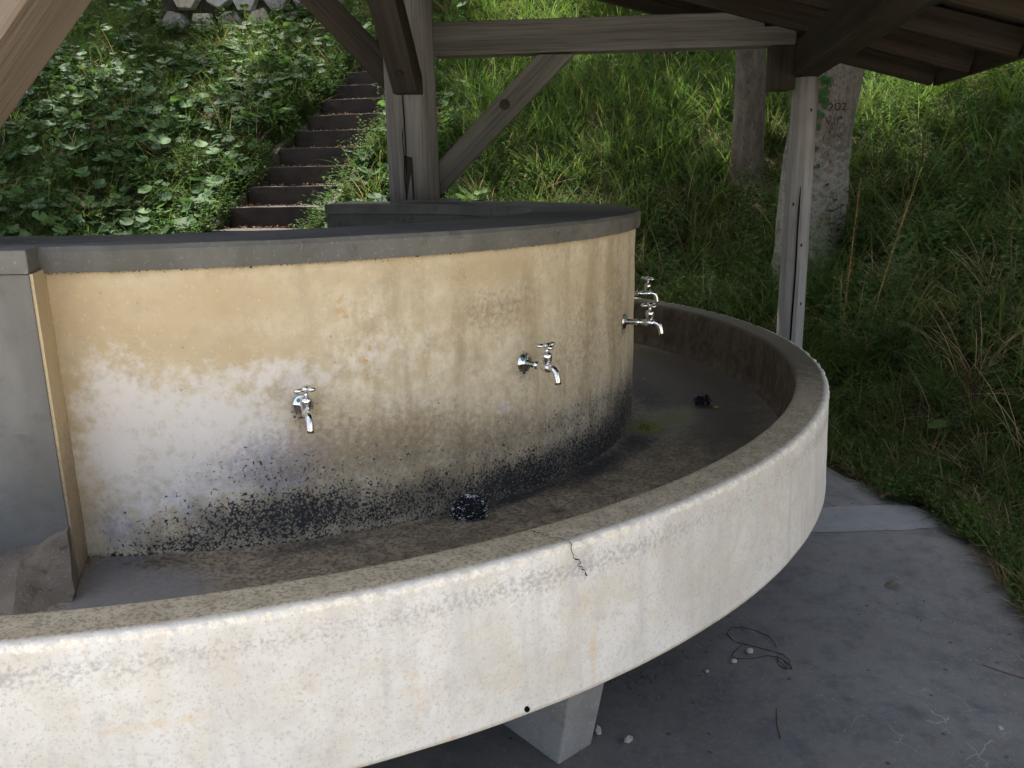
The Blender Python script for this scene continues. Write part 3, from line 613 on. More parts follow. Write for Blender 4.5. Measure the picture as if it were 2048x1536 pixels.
# ------------------------------------------------------------------ the shelter
SH = empty('timber_shelter', (C[0], C[1], 0)); tag(SH, 'open timber shelter with log posts, braces and low gable roof over the wash station', 'shelter')
def wbox(name, p0, p1, w_, h_, mat, nrm=None, parent=SH, bev=.004, cut0=None, cut1=None, sub=0):
    """timber from p0 to p1 (world, centre line); w_ across (along nrm x dir), h_ along nrm"""
    p0, p1 = Vector(p0), Vector(p1); d = (p1-p0); L = d.length; z = d.normalized()
    n_ = Vector(nrm if nrm else (0, 0, 1)); y = (n_-z*n_.dot(z)).normalized(); x = y.cross(z)
    bm = bmesh.new(); bmesh.ops.create_cube(bm, size=1)
    for v in bm.verts: v.co = Vector((v.co.x*w_, v.co.y*h_, (v.co.z+.5)*L))
    if cut0 is not None or cut1 is not None:      # skew the end faces so that they lie in a given world plane normal
        for v in bm.verts:
            c_ = cut0 if v.co.z < L/2 else cut1
            if c_ is None: continue
            n2 = Vector(c_); nl = Vector((n2.dot(x), n2.dot(y), n2.dot(z))); v.co.z += -(nl.x*v.co.x+nl.y*v.co.y)/nl.z
    if bev: bmesh.ops.bevel(bm, geom=bm.edges[:], offset=bev, segments=1, affect='EDGES')
    bmesh.ops.recalc_face_normals(bm, faces=bm.faces)
    me = bpy.data.meshes.new(name); bm.to_mesh(me); bm.free(); me.materials.append(mat)
    o = bpy.data.objects.new(name, me); link(o, parent)
    Mx = Matrix((x, y, z)).transposed().to_4x4(); Mx.translation = p0-Vector((C[0], C[1], 0)); o.matrix_basis = Mx; return o
def log(name, x, y, z0, z1, r0_, r1_, mat, facets=9, parent=SH, lean=(0, 0)):
    n = 36; vs, fs = [], []; zz = np.linspace(0, z1-z0, 14)
    for i, z in enumerate(zz):
        rr_ = r0_+(r1_-r0_)*i/13
        for k in range(n):
            t = 2*math.pi*k/n; ph = (t*facets/(2*math.pi)) % 1-.5; f_ = math.cos(math.pi/facets)/math.cos(ph*2*math.pi/facets)
            q = rr_*(.8+.2*f_)*(1+.015*mnoise.noise((math.cos(t)*2, math.sin(t)*2, z*1.5)))
            vs.append((q*math.cos(t)+lean[0]*z, q*math.sin(t)+lean[1]*z, z))
    for i in range(13):
        for k in range(n): fs.append([i*n+k, i*n+(k+1) % n, (i+1)*n+(k+1) % n, (i+1)*n+k])
    fs.append(list(range(n))[::-1]); fs.append([13*n+k for k in range(n)])
    return obj(name, mesh(name, vs, fs, mat, True), parent, (x-C[0], y-C[1], z0))
BX, BY = -.455, 4.15
bp_ = log('centre_post', BX, BY, 1.207, 2.42, .122, .118, M_wood_post, 8); bp_['label'] = 'thick silvery post with drying cracks standing on the cap'
def post_strip(par, x, y, ang, rr_, z0, z1, w_, mat, name, off=.0035):
    """thin inlay on a post face, local to the post"""
    a = R(ang); n = 10; pts = [((rr_+off)*math.cos(a+.02*math.sin(k*1.3)), (rr_+off)*math.sin(a+.02*math.sin(k*1.3)), z0+(z1-z0)*k/n) for k in range(n+1)]
    ws = [w_*(.35 if k in (0, n) else random.uniform(.8, 1.1)) for k in range(n+1)]
    v, f = ribbon(pts, ws, [Vector((math.cos(a), math.sin(a), 0))]*(n+1)); return obj(name, mesh(name, v, f, mat), par)
post_strip(bp_, 0, 0, -100, .120, .13, 1.28, .0032, M_crack, 'crack')
post_strip(bp_, 0, 0, -104, .120, .0, .34, .0022, M_crack, 'crack')
# slot (old mortice) on the post foot, a dark inlay for its shaded inside
a_ = R(-94)
prism('mortice_slot', [(.1225*math.cos(a_-.16), .1225*math.sin(a_-.16), .0), (.1225*math.cos(a_+.17), .1225*math.sin(a_+.17), .0), (.10*math.cos(a_+.17), .10*math.sin(a_+.17), 0), (.10*math.cos(a_-.16), .10*math.sin(a_-.16), 0)],
      [(.1225*math.cos(a_-.15), .1225*math.sin(a_-.15), .215), (.1225*math.cos(a_+.15), .1225*math.sin(a_+.15), .205), (.10*math.cos(a_+.15), .10*math.sin(a_+.15), .2), (.10*math.cos(a_-.15), .10*math.sin(a_-.15), .2)], M_wood_dark, bp_)
prism('base_plate', [(-.10, -.125, -.0), (.22, -.135, -.0), (.22, .12, -.0), (-.10, .12, -.0)], [(-.10, -.125, .012), (.22, -.135, .012), (.22, .12, .012), (-.10, .12, .012)], M_pier, bp_)
RX, RY = 1.373, 4.05
rp_ = log('corner_post', RX, RY, 0, 1.735, .066, .058, M_wood_post, 10); rp_['label'] = 'slim silvery grey post standing behind the trough rim'
post_strip(rp_, 0, 0, -103, .0635, -.0+.2, 1.25, .0042, M_crack, 'crack', .003)
for z_, a_ in ((.98, -83), (1.17, -128), (1.59, -78), (.70, -66)):
    v, f = lathe([(.009, -.001), (.0085, .0015), (.003, .002)], 10); a = R(a_)
    k_ = obj('knot', mesh('knot', v, f, M_wood_dark), rp_, (.0625*math.cos(a), .0625*math.sin(a), z_), (0, R(90), a)); k_.scale = (random.uniform(.8, 1.3), random.uniform(.5, .7), .35)
# tie beam between the posts
b0, b1 = Vector((-.335, 4.15+.055, 1.943)), Vector((1.315, 4.028+.055, 1.950))
tb = wbox('tie_beam', b0, b1, .11, .146, M_wood_grey); tb['label'] = 'weathered horizontal beam between the two posts'
wbox('mortice', Vector((1.165, 4.034, 1.978)), Vector((1.275, 4.027, 1.979)), .012, .045, M_crack, bev=.003)  # raised dark box stands in for the shade inside a mortice
# right brace
d_ = Vector((.305-(-.327), -.047, 1.87-1.39)); n_f = Vector((.074, 1, 0))
q0 = Vector((-.335, 4.205, 1.315)); q1 = Vector((.232, 4.160, 1.865))
wbox('brace', q0, q1, .10, .118, M_wood_grey, nrm=Vector((-.70, 0, .71)), cut0=(1, 0, 0), cut1=(0, 0, 1))['label'] = 'weathered diagonal brace with a big round knot, right of the thick post'
for nm, rr_, mt, off in (('knot', .025, M_wood_dark, .0), ('knot_ring', .015, M_knot, .002)):
    v, f = lathe([(rr_, -.001), (rr_*.95, .0018), (rr_*.3, .0022)], 18)
    k_ = obj(nm, mesh(nm, v, f, mt), SH, (-.012-C[0], 4.126-off-C[1], 1.648), (R(90), 0, 0))
wbox('brace', Vector((-.560, 4.215, 1.80)), Vector((-1.03, 4.25, 2.30)), .11, .13, M_wood_dark, nrm=Vector((.73, 0, .69)), cut0=(1, 0, 0))['label'] = 'dark brown diagonal brace rising left from the thick post'
# brace toward the viewer with dark bolt
fb0 = Vector((-.445, 4.055, 1.69)); fdir = Vector((-.174, -.985, 1.15)).normalized()
fbr = wbox('brace', fb0, fb0+fdir*1.25, .118, .12, M_wood_dark, nrm=Vector((.1, .7, .7)), cut0=(0, 0, 1)); fbr['label'] = 'dark brown brace leaning out of the thick post toward the viewer'
v, f = lathe([(.013, 0), (.013, .008), (.006, .011)], 8); obj('bolt', mesh('bolt', v, f, M_knot), fbr, (0, -.060, .16), (R(90), 0, 0))
# corner pieces: hanging block and plate beam along the eave
ux, uy = .174, .985; vx, vy = .985, -.174
wbox('hanging_block', (1.262, 4.075, 1.683), (1.262, 4.075, 1.874), .105, .10, M_plate, nrm=(0, 1, 0))
pl0 = Vector((RX+ux*.25, RY+uy*.25, 1.815)); pl1 = Vector((RX-ux*4.1, RY-uy*4.1, 1.815))
plo = wbox('eave_plate', pl0, pl1, .12, .15, M_plate); plo['label'] = 'dark plate beam running from the slim post toward the viewer'
v, f = lathe([(.03, 0), (.03, .012), (.012, .03)], 10); obj('bolt', mesh('bolt', v, f, M_knot), tb, (.06, .0, 1.55), (0, R(90), 0))
# roof
def uvp(u, v_, z): return Vector((C[0]+u*ux+v_*vx, C[1]+u*uy+v_*vy, z))
cu = (2.13-C[0])*ux+(4.38-C[1])*uy; cv = (2.13-C[0])*vx+(4.38-C[1])*vy      # far right eave corner
RS = .285; ZE = 1.72; VR = -1.3; HW = cv-VR
def rz_(k): return ZE+RS*(HW-k)            # k: distance from the ridge
U0, U1 = -1.75, cu
for sgn in (1, -1):
    vv_ = lambda k: VR+sgn*k
    wbox('eave_fascia', uvp(U0, vv_(HW), ZE+.055), uvp(U1, vv_(HW), ZE+.055), .028, .11, M_board)
    for u_ in np.linspace(U0+.02, U1-.02, 8):
        wbox('rafter', uvp(u_, vv_(HW-.016), ZE+.05), uvp(u_, vv_(.01), rz_(.01)+.05), .048, .10, M_board, nrm=(0, 0, 1), bev=.002)
    nb = 27; L_ = HW/nb
    for k in range(nb):
        va, vb = k*L_+.004, (k+1)*L_-.004; vm = (va+vb)/2
        pa = uvp(U0-.03, vv_(vm), rz_(vm)+.118); pb = uvp(U1+.03, vv_(vm), rz_(vm)+.118)
        sl = Vector((vx*sgn, vy*sgn, -RS)).normalized(); nn = (pb-pa).normalized().cross(sl)
        if nn.z < 0: nn = -nn
        wbox('roof_board', pa, pb, (vb-va)*math.hypot(1, RS), .014, M_board if k % 3 else M_wood_dark, nrm=nn, bev=0)
    q = [uvp(U0-.08, vv_(HW+.05), rz_(HW+.05)+.135), uvp(U1+.06, vv_(HW+.05), rz_(HW+.05)+.135), uvp(U1+.06, VR, rz_(0)+.135), uvp(U0-.08, VR, rz_(0)+.135)]
    q2 = [p+Vector((0, 0, .03)) for p in q]; off = Vector((C[0], C[1], 0))
    prism('roof_covering', [p-off for p in q], [p-off for p in q2], M_roofing, SH)
wbox('ridge_beam', uvp(U0, VR, rz_(0)-.03), uvp(U1, VR, rz_(0)-.03), .12, .12, M_wood_dark)
wbox('eave_plate', uvp(-1.75, -4.73, 1.815), uvp(1.7, -4.73, 1.815), .12, .15, M_wood_dark)
# near left brace and its post (the post stands outside the picture)
w0, w1 = Vector((-.966, 1.661, 1.417)), Vector((-.735, 1.62, 1.639)); dd_ = (w1-w0).normalized(); nu = Vector((ux, uy, 0))
perp = dd_.cross(nu).normalized(); perp = perp if perp.x < 0 else -perp
cen = lambda p: p-nu*.0725+perp*.055
wbox('brace', cen(w0-dd_*.55), cen(w0+dd_*1.0), .11, .145, M_wood_tan, nrm=nu, bev=.006)['label'] = 'close tan brace crossing the top left corner'
lp = w0-dd_*.6
log('corner_post', lp.x-.09, lp.y-.08, 0, 1.9, .07, .062, M_wood_post, 10)
log('corner_post', C[0]-1.55*ux+2.13*vx, C[1]-1.55*uy+2.13*vy, 0, 1.735, .066, .058, M_wood_post, 10)
log('corner_post', C[0]+1.4*ux-4.73*vx, C[1]+1.4*uy-4.73*vy, 0, 1.735, .066, .058, M_wood_post, 10)
near_tie = wbox('tie_beam', uvp(-1.32, -4.8, 2.12), uvp(-1.32, 2.2, 2.12), .11, .146, M_wood_dark)

# ------------------------------------------------------------------ stone steps up the slope
STP = empty('stone_steps', (ST0[0], ST0[1], 0), -SA); tag(STP, 'dark narrow flight of steps with leaf litter and pale side kerbs climbing the slope', 'steps')
M_step = concrete('dark_brown_step', (.013, .010, .008), (.030, .022, .017), (.02, .016, .014), .6, 4, bump=.7)  # even brown set almost black
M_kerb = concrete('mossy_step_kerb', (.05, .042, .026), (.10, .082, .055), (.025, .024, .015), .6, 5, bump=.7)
def H1(u): x, y = ST0+SD*u; return float(H(x, y))
z0s = H1(0)-.10; RUN, RISE = .335, .182
for k in range(-5, 12):
    u0 = k*RUN; z = z0s+k*RISE; jx = random.uniform(-.008, .008)
    if z+RISE < .02: continue
    b = [(-.47, u0, max(z-.25, -.1)), (.47, u0, max(z-.25, -.1)), (.47, u0+RUN+.08, max(z-.25, -.1)), (-.47, u0+RUN+.08, max(z-.25, -.1))]
    t = [(x, y+jx, z+RISE+random.uniform(-.006, .006)) for x, y, _ in b]
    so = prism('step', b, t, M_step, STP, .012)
    bm = bmesh.new(); bm.from_mesh(so.data); bmesh.ops.triangulate(bm, faces=bm.faces); bmesh.ops.subdivide_edges(bm, edges=bm.edges[:], cuts=3, use_grid_fill=True)
    for v in bm.verts: v.co += Vector((0, 1, .8))*.012*mnoise.noise(v.co*9)
    bm.to_mesh(so.data); bm.free()
for sx in (-1, 1):
    n = 9
    for k in range(-3, n):
        u0, u1 = k*.45, (k+1)*.45-.015
        x0, x1 = sx*.475, sx*.565
        zb = lambda u: z0s+u/RUN*RISE
        b = [(x0, u0, zb(u0)-.25), (x1, u0, zb(u0)-.25), (x1, u1, zb(u1)-.25), (x0, u1, zb(u1)-.25)]; hj = random.uniform(.10, .17); t = [(x+random.uniform(-.012, .012), y, z+.25+hj+random.uniform(-.02, .02)) for x, y, z in b]
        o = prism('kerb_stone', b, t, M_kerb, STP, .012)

# ------------------------------------------------------------------ stone retaining wall, high on the slope
SW = empty('stone_wall', (-3.55, 12.3, 3.0)); tag(SW, 'retaining wall of pale irregular stones half hidden high on the slope', 'wall')
M_st = [concrete('pale_wall_stone_%s' % n, a, b, (.12, .12, .11), .5, 6) for n, a, b in (('cool', (.24, .25, .25), (.34, .35, .35)), ('warm', (.27, .25, .22), (.36, .34, .30)), ('dim', (.15, .155, .155), (.24, .245, .24)))]
prism('wall_core', [(-1.2, .12, -.4), (1.5, .12, -.4), (1.5, .7, -.4), (-1.2, .7, -.4)], [(-1.2, .22, 1.4), (1.5, .22, 1.4), (1.5, .7, 1.4), (-1.2, .7, 1.4)], plain('dark_joint_soil', (.02, .018, .014)).m, SW)
for r_ in range(5):
    for k in range(6):
        cx = -1.0+k*.40+(r_ % 2)*.2+random.uniform(-.04, .04); cz = -.2+r_*.31+random.uniform(-.03, .03); n = random.choice((5, 6, 6, 7)); a0 = random.uniform(0, 6)
        if cx > 1.35: continue
        poly = [(cx+.205*math.cos(a0+2*math.pi*i/n)*random.uniform(.84, 1.08), cz+.185*math.sin(a0+2*math.pi*i/n)*random.uniform(.84, 1.08)) for i in range(n)]
        d1 = random.uniform(.0, .05)
        b = [(x, .14, z) for x, z in poly]; t = [(cx+(x-cx)*.86, d1-.02, cz+(z-cz)*.86) for x, z in poly]
        prism('stone', b, t, random.choice(M_st), SW, 0)

# ------------------------------------------------------------------ vegetation prototypes
hidden = bpy.data.collections.new('plant_kinds')
def proto(name, vs, fs, mat, smooth=True):
    o = bpy.data.objects.new(name, mesh(name, vs, fs, mat, smooth)); return o
def blade(vs, fs, base, az, L, W, lean, curve, n=5, twist=0.):
    d = Vector((math.cos(az), math.sin(az), 0)); sd_ = Vector((-math.sin(az+twist), math.cos(az+twist), 0)); k0 = len(vs); p = Vector(base); ang = lean
    for i in range(n+1):
        u = i/n; wd = W*(1-u)**.7*(.5+.5*min(1, u*6)); vs += [p-sd_*wd, p+sd_*wd]
        ang += curve/n; p = p+(d*math.sin(ang)+Vector((0, 0, 1))*math.cos(ang))*L/n
    for i in range(n): fs.append([k0+2*i, k0+2*i+1, k0+2*i+3, k0+2*i+2])
def grass_tuft(seed, n=26, L=(.22, .42), W=(.0022, .0045), spread=.07, lean=(.05, .5), curve=(.6, 2.1)):
    rr_ = random.Random(seed); vs, fs = [], []
    for k in range(n):
        a = rr_.uniform(0, 6.283); q = rr_.uniform(0, spread)
        blade(vs, fs, (q*math.cos(a), q*math.sin(a), -.01), rr_.uniform(0, 6.283), rr_.uniform(*L), rr_.uniform(*W), rr_.uniform(*lean), rr_.uniform(*curve), 5, rr_.uniform(-.5, .5))
    return vs, fs
def add_leaf(vs, fs, p, d, n_, L, W, kind='oval'):
    """leaf from p along d with face normal n_"""
    d = d.normalized(); sd_ = d.cross(n_)
    if sd_.length < 1e-4: return
    sd_.normalize(); nn = sd_.cross(d); k0 = len(vs)
    prof = {'oval': [(0, .02), (.25, .8), (.55, 1), (.85, .55), (1, .02)], 'lance': [(0, .05), (.3, 1), (.65, .7), (1, .02)]}[kind]
    for u, w_ in prof:
        c_ = p+d*L*u-nn*L*.18*u*u
        vs += [c_-sd_*W*w_+nn*W*w_*.25, c_, c_+sd_*W*w_+nn*W*w_*.25]
    for i in range(len(prof)-1):
        for j in (0, 1): a = k0+i*3+j; fs.append([a, a+1, a+4, a+3])
def herb(seed, h=(.15, .32), stems=4, lw=(.010, .018), ll=(.035, .07), lobed=True):
    rr_ = random.Random(seed); vs, fs = [], []
    for s_ in range(stems):
        a = rr_.uniform(0, 6.283); q = rr_.uniform(0, .06); hh = rr_.uniform(*h); ln = rr_.uniform(0, .35)
        d = Vector((math.cos(a)*math.sin(ln), math.sin(a)*math.sin(ln), math.cos(ln))); b = Vector((q*math.cos(a), q*math.sin(a), 0))
        blade(vs, fs, b, a, hh, .0016, ln, .1, 2)
        nl = int(hh/.022)
        for k in range(nl):
            u = .15+.85*k/nl; p = b+d*hh*u; az = k*2.4+rr_.uniform(-.3, .3); el = rr_.uniform(.1, .7)
            dr = Vector((math.cos(az)*math.cos(el), math.sin(az)*math.cos(el), math.sin(el))); up = Vector((0, 0, 1))
            L = rr_.uniform(*ll)*(1.15-.55*u); W = rr_.uniform(*lw)*(1.15-.5*u)
            if lobed:
                add_leaf(vs, fs, p, dr, up, L, W*.45, 'lance')
                side = dr.cross(up).normalized()
                for uu in (.3, .55):
                    for sg in (1, -1): add_leaf(vs, fs, p+dr*L*uu, (dr*.7+side*sg*.8), up, L*.42, W*.3, 'lance')
            else: add_leaf(vs, fs, p, dr, up, L, W, 'oval')
    return vs, fs
def round_leaf(vs, fs, c, nrm, rad, az, n=16, cup=.22, fold=.1):
    nrm = nrm.normalized(); a = nrm.cross(Vector((math.cos(az), math.sin(az), .1))).normalized(); b = nrm.cross(a); k0 = len(vs)
    vs.append(c-nrm*rad*.10)
    for ring, (q, zq) in enumerate(((.5, .02), (1., cup))):
        for k in range(n):
            t = .22+(2*math.pi-.44)*k/(n-1); w_ = rad*q*(1+.05*math.sin(t*9+az)); z = zq*rad*(.7+.5*math.sin(3*t+az*2))
            if q == 1. and k in (0, n-1): w_ *= 1.02
            vs.append(c+(a*math.cos(t)+b*math.sin(t))*w_+nrm*z*(.5 if ring == 0 else 1))
    for k in range(n-1):
        fs.append([k0, k0+1+k, k0+2+k]); fs.append([k0+1+k, k0+1+n+k, k0+2+n+k, k0+2+k])
def butterbur(seed, n=5, rad=(.045, .085), h=(.12, .26)):
    rr_ = random.Random(seed); out = []
    for k in range(n):
        a = rr_.uniform(0, 6.283); q = rr_.uniform(.0, .14); hh = rr_.uniform(*h); vs, fs = [], []
        c = Vector((math.cos(a)*q, math.sin(a)*q, hh)); pts = [Vector((c.x*.2, c.y*.2, 0)), Vector((c.x*.6, c.y*.6, hh*.55)), c]
        v, f = tube(pts, [.003, .0028, .002], 4, False); vs += v; fs += f
        nr = Vector((rr_.gauss(0, .26), rr_.gauss(0, .26)-.42, 1)); round_leaf(vs, fs, c, nr, rr_.uniform(*rad), rr_.uniform(0, 6.28), cup=rr_.uniform(.02, .22)); out.append((vs, fs))
    return out
M_grass = leaf_mat('green_grass_blade', [(.022, .045, .012), (.038, .072, .018), (.055, .095, .022), (.045, .08, .018), (.08, .10, .03)], .45, .35)
M_lush = leaf_mat('lush_sunny_grass_blade', [(.038, .082, .018), (.055, .105, .022), (.07, .12, .026)], .45, .4)
M_straw = leaf_mat('dry_straw_blade', [(.20, .15, .08), (.28, .22, .13), (.16, .10, .05)], .7, .25)
M_herb = leaf_mat('mugwort_leaf', [(.028, .062, .018), (.045, .092, .024), (.065, .115, .028), (.036, .075, .028)], .5, .3)
M_small = leaf_mat('small_weed_leaf', [(.035, .075, .018), (.06, .105, .024), (.085, .125, .03)], .5, .35)
M_butter = leaf_mat('butterbur_leaf', [(.015, .040, .011), (.024, .058, .015), (.048, .10, .024), (.020, .048, .014)], .45, .3)
M_crown = leaf_mat('tree_crown_leaf', [(.035, .07, .018), (.05, .095, .022), (.065, .11, .025)], .5, .35)
M_litter = leaf_mat('brown_leaf_litter', [(.06, .034, .018), (.095, .058, .032), (.14, .095, .055), (.04, .026, .016)], .85, .1)

def scatter(name, kinds, pts, rot, scl, idx, label=None, kind='stuff'):
    c = bpy.data.collections.new(name+'_kinds')
    for i, (v, f, m_) in enumerate(kinds): c.objects.link(proto('%s_kind_%02d' % (name, i), v, f, m_))
    n = len(pts); me = bpy.data.meshes.new(name); me.vertices.add(n); me.vertices.foreach_set('co', np.asarray(pts, 'f').ravel())
    a = me.attributes.new('rot', 'FLOAT_VECTOR', 'POINT'); a.data.foreach_set('vector', np.asarray(rot, 'f').ravel())
    fattr(me, 'scl', scl); b = me.attributes.new('idx', 'INT', 'POINT'); b.data.foreach_set('value', np.asarray(idx, 'i'))
    o = obj(name, me)
    ng = bpy.data.node_groups.new(name, 'GeometryNodeTree')
    ng.interface.new_socket('Geometry', in_out='INPUT', socket_type='NodeSocketGeometry'); ng.interface.new_socket('Geometry', in_out='OUTPUT', socket_type='NodeSocketGeometry')
    N = ng.nodes.new; gi, go = N('NodeGroupInput'), N('NodeGroupOutput'); ip = N('GeometryNodeInstanceOnPoints'); ci = N('GeometryNodeCollectionInfo')
    ci.inputs['Collection'].default_value = c; ci.inputs['Separate Children'].default_value = True; ci.inputs['Reset Children'].default_value = True
    ip.inputs['Pick Instance'].default_value = True
    def na(nm, dt):
        q = N('GeometryNodeInputNamedAttribute'); q.data_type = dt; q.inputs['Name'].default_value = nm; return q.outputs[0]
    L = ng.links.new; L(gi.outputs[0], ip.inputs['Points']); L(ci.outputs[0], ip.inputs['Instance']); L(na('idx', 'INT'), ip.inputs['Instance Index'])
    L(na('rot', 'FLOAT_VECTOR'), ip.inputs['Rotation']); L(na('scl', 'FLOAT'), ip.inputs['Scale']); L(ip.outputs[0], go.inputs[0])
    md = o.modifiers.new('scatter', 'NODES'); md.node_group = ng; o['kind'] = kind
    if label: o['label'] = label
    return o
def field(n, x0, x1, y0, y1, dens=None, tmin=.04):
    """random points on the slope seen by the camera (near ones denser)"""
    out = []
    while sum(map(len, out)) < n:
        m_ = n*3; y = y0+(y1-y0)*rng.random(m_)**1.25; x = x0+(x1-x0)*rng.random(m_)
        ok = (np.abs(x) < .72*y+.8) & (tval(x, y) > tmin); u, v = stair_uv(x, y); ok &= ~((np.abs(v) < .52) & (u > -2.0) & (u < 4.3))
        if dens is not None: ok &= rng.random(m_) < dens(x, y)
        out.append(np.stack([x[ok], y[ok]], -1))
    p = np.concatenate(out)[:n]; return np.column_stack([p, ground_h(p[:, 0], p[:, 1])-.01])
def rots(n, tilt=.15): return np.column_stack([rng.normal(0, tilt, n), rng.normal(0, tilt, n), rng.random(n)*6.283])
def leftness(x, y): return np.clip((-x/y*1.0-.02)/.10, 0, 1)      # 1 over the butterbur side of the hill
# grass
gk = [(*grass_tuft(s_, 30), M_grass) for s_ in range(4)]+[(*grass_tuft(20+s_, 26, (.3, .55), (.003, .006), .08, (.05, .4), (.6, 1.9)), M_lush) for s_ in range(3)]+[(*grass_tuft(30+s_, 16, (.2, .5), (.0015, .003), .08, (.3, 1.1), (.4, 1.3)), M_straw) for s_ in range(3)]
def g_d(x, y): return 1-.62*leftness(x, y)
P_ = field(16000, -11, 12, 2., 19, g_d, -.03); n = len(P_); xx, yy = P_[:, 0], P_[:, 1]
lush = np.clip((P_[:, 2]-.9)/1.2, 0, 1)*(1-leftness(xx, yy)); dryp = .16+.25*np.exp(-((xx/yy-.55)/.10)**2-((P_[:, 2]-.45)/.5)**2)+.12*np.exp(-((xx/yy-.2)/.2)**2-((P_[:, 2]-.7)/.5)**2)
u_ = rng.random(n); idx = np.where(u_ < dryp, 7+rng.integers(0, 3, n), np.where(rng.random(n) < lush*.4, 4+rng.integers(0, 3, n), rng.integers(0, 4, n)))
tv = tval(xx, yy); sc_ = (.6+.6*rng.random(n))*np.clip(.62+tv*.7, .62, 1.15)
scatter('grass', gk, P_, rots(n, .12), sc_, idx)
# fine weeds with small leaves, everywhere
hk = [(*herb(40+s_), M_herb) for s_ in range(4)]+[(*herb(60+s_, (.06, .16), 5, (.007, .013), (.015, .03), False), M_small) for s_ in range(4)]
P_ = field(14000, -11, 12, 2., 18, lambda x, y: 1+0*x)
nk = 1500; uu = rng.uniform(-2, 4.2, nk); vv = rng.choice([-1, 1], nk)*(.50+np.abs(rng.normal(0, .12, nk))); PK = np.column_stack([ST0[0]+SD[0]*uu+SN[0]*vv, ST0[1]+SD[1]*uu+SN[1]*vv, z0s+uu/RUN*RISE+.02]); P_ = np.concatenate([P_, PK]); n = len(P_); tv = tval(P_[:, 0], P_[:, 1])
scatter('weeds', hk, P_, rots(n, .1), (.6+.7*rng.random(n))*np.clip(.5+tv*.7, .5, 1.15), rng.integers(0, 8, n))
# flat low plants creeping over the paving edge
n = 2600; a = np.radians(rng.uniform(-45, 70, n)); q = 2.63+np.abs(rng.normal(0, .15, n))
a = np.concatenate([a, np.radians(rng.uniform(4, 34, 900))]); q = np.concatenate([q, rng.uniform(2.54, 2.78, 900)]); n = len(a)
P_ = np.column_stack([C[0]+q*np.cos(a), C[1]+q*np.sin(a)]); P_ = np.column_stack([P_, np.maximum(ground_h(P_[:, 0], P_[:, 1]), 0)])
scatter('creeping_weeds', [(*herb(80+s_, (.03, .08), 6, (.006, .010), (.012, .022), False), M_small) for s_ in range(3)]+[(*grass_tuft(90+s_, 18, (.06, .16), (.0015, .003), .04, (.3, 1.3), (.2, 1.)), (M_grass, M_straw)[s_ == 1]) for s_ in range(3)], P_, rots(n, .2), .6+.6*rng.random(n), rng.integers(0, 6, n))
# butterbur carpet (countless round leaves) on the left side
bk = []
for s_ in range(6):
    vs, fs = [], []
    for v, f in butterbur(100+s_, 6, (.038, .072), (.08, .24)): k0 = len(vs); vs += v; fs += [[i+k0 for i in q] for q in f]
    bk.append((vs, fs, M_butter))
P_ = field(1900, -11, 1, 5.4, 15, lambda x, y: leftness(x, y)*np.clip(1.3-(y-6)/9, .15, 1)); n = len(P_)
scatter('butterbur_carpet', bk, P_, np.column_stack([rng.normal(0, .1, n), rng.normal(0, .1, n), rng.normal(0, .5, n)]), .55+.6*rng.random(n), rng.integers(0, 6, n))
# brown litter on slope and steps
v, f = flat_leaf(.06, .016, 4, .4, .15); v2, f2 = flat_leaf(.045, .014, 4, -.3, .3)
P1 = field(9000, -11, 12, 2.2, 18); 
nst = 2600; uu = rng.uniform(-1.9, 4.2, nst); vv = rng.uniform(-.47, .47, nst)*(1-.0*uu); kk = np.floor(uu/RUN); zz = z0s+(kk+1)*RISE+.008; uu = kk*RUN+.02+(RUN-.03)*(1-rng.random(nst)**2*.8)
PS = np.column_stack([ST0[0]+SD[0]*uu+SN[0]*vv, ST0[1]+SD[1]*uu+SN[1]*vv, zz]); P_ = np.concatenate([P1+[0, 0, .015], PS]); n = len(P_); lsc = np.where(np.arange(n) < len(P1), 1., .55)
scatter('leaf_litter', [(v, f, M_litter), (v2, f2, M_litter)], P_, rots(n, .5), (.5+.7*rng.random(n))*lsc, rng.integers(0, 2, n))
# grit on the paving and in the trough
gv = bmesh.new(); bmesh.ops.create_icosphere(gv, subdivisions=1, radius=.0035); gm = [tuple(v_.co*Vector((1, .8, .6)) if False else (v_.co.x, v_.co.y*.8, v_.co.z*.6)) for v_ in gv.verts]; gf = [[v_.index for v_ in f_.verts] for f_ in gv.faces]; gv.free()
n = 420; a = np.radians(rng.uniform(-95, 40, n)); q = 1.6+1.05*rng.random(n)
P_ = np.column_stack([C[0]+q*np.cos(a), C[1]+q*np.sin(a), np.full(n, .006)])
cl = rng.normal(0, .03, (90, 2)); P2 = np.column_stack([.31+cl[:, 0]*1.3, 1.98+cl[:, 1], np.full(90, .006)]); P3 = np.column_stack([.40+rng.normal(0, .09, 60), 2.10+rng.normal(0, .08, 60), np.full(60, .006)]); P_ = np.concatenate([P_, P2, P3])
n = len(P_); id_ = rng.integers(0, 2, n); id_[420:510] = 1
scatter('grit', [(gm, gf, M_peb), (gm, gf, M_dpeb)], P_, rots(n, .3), .25+.55*rng.random(n)**2, id_)

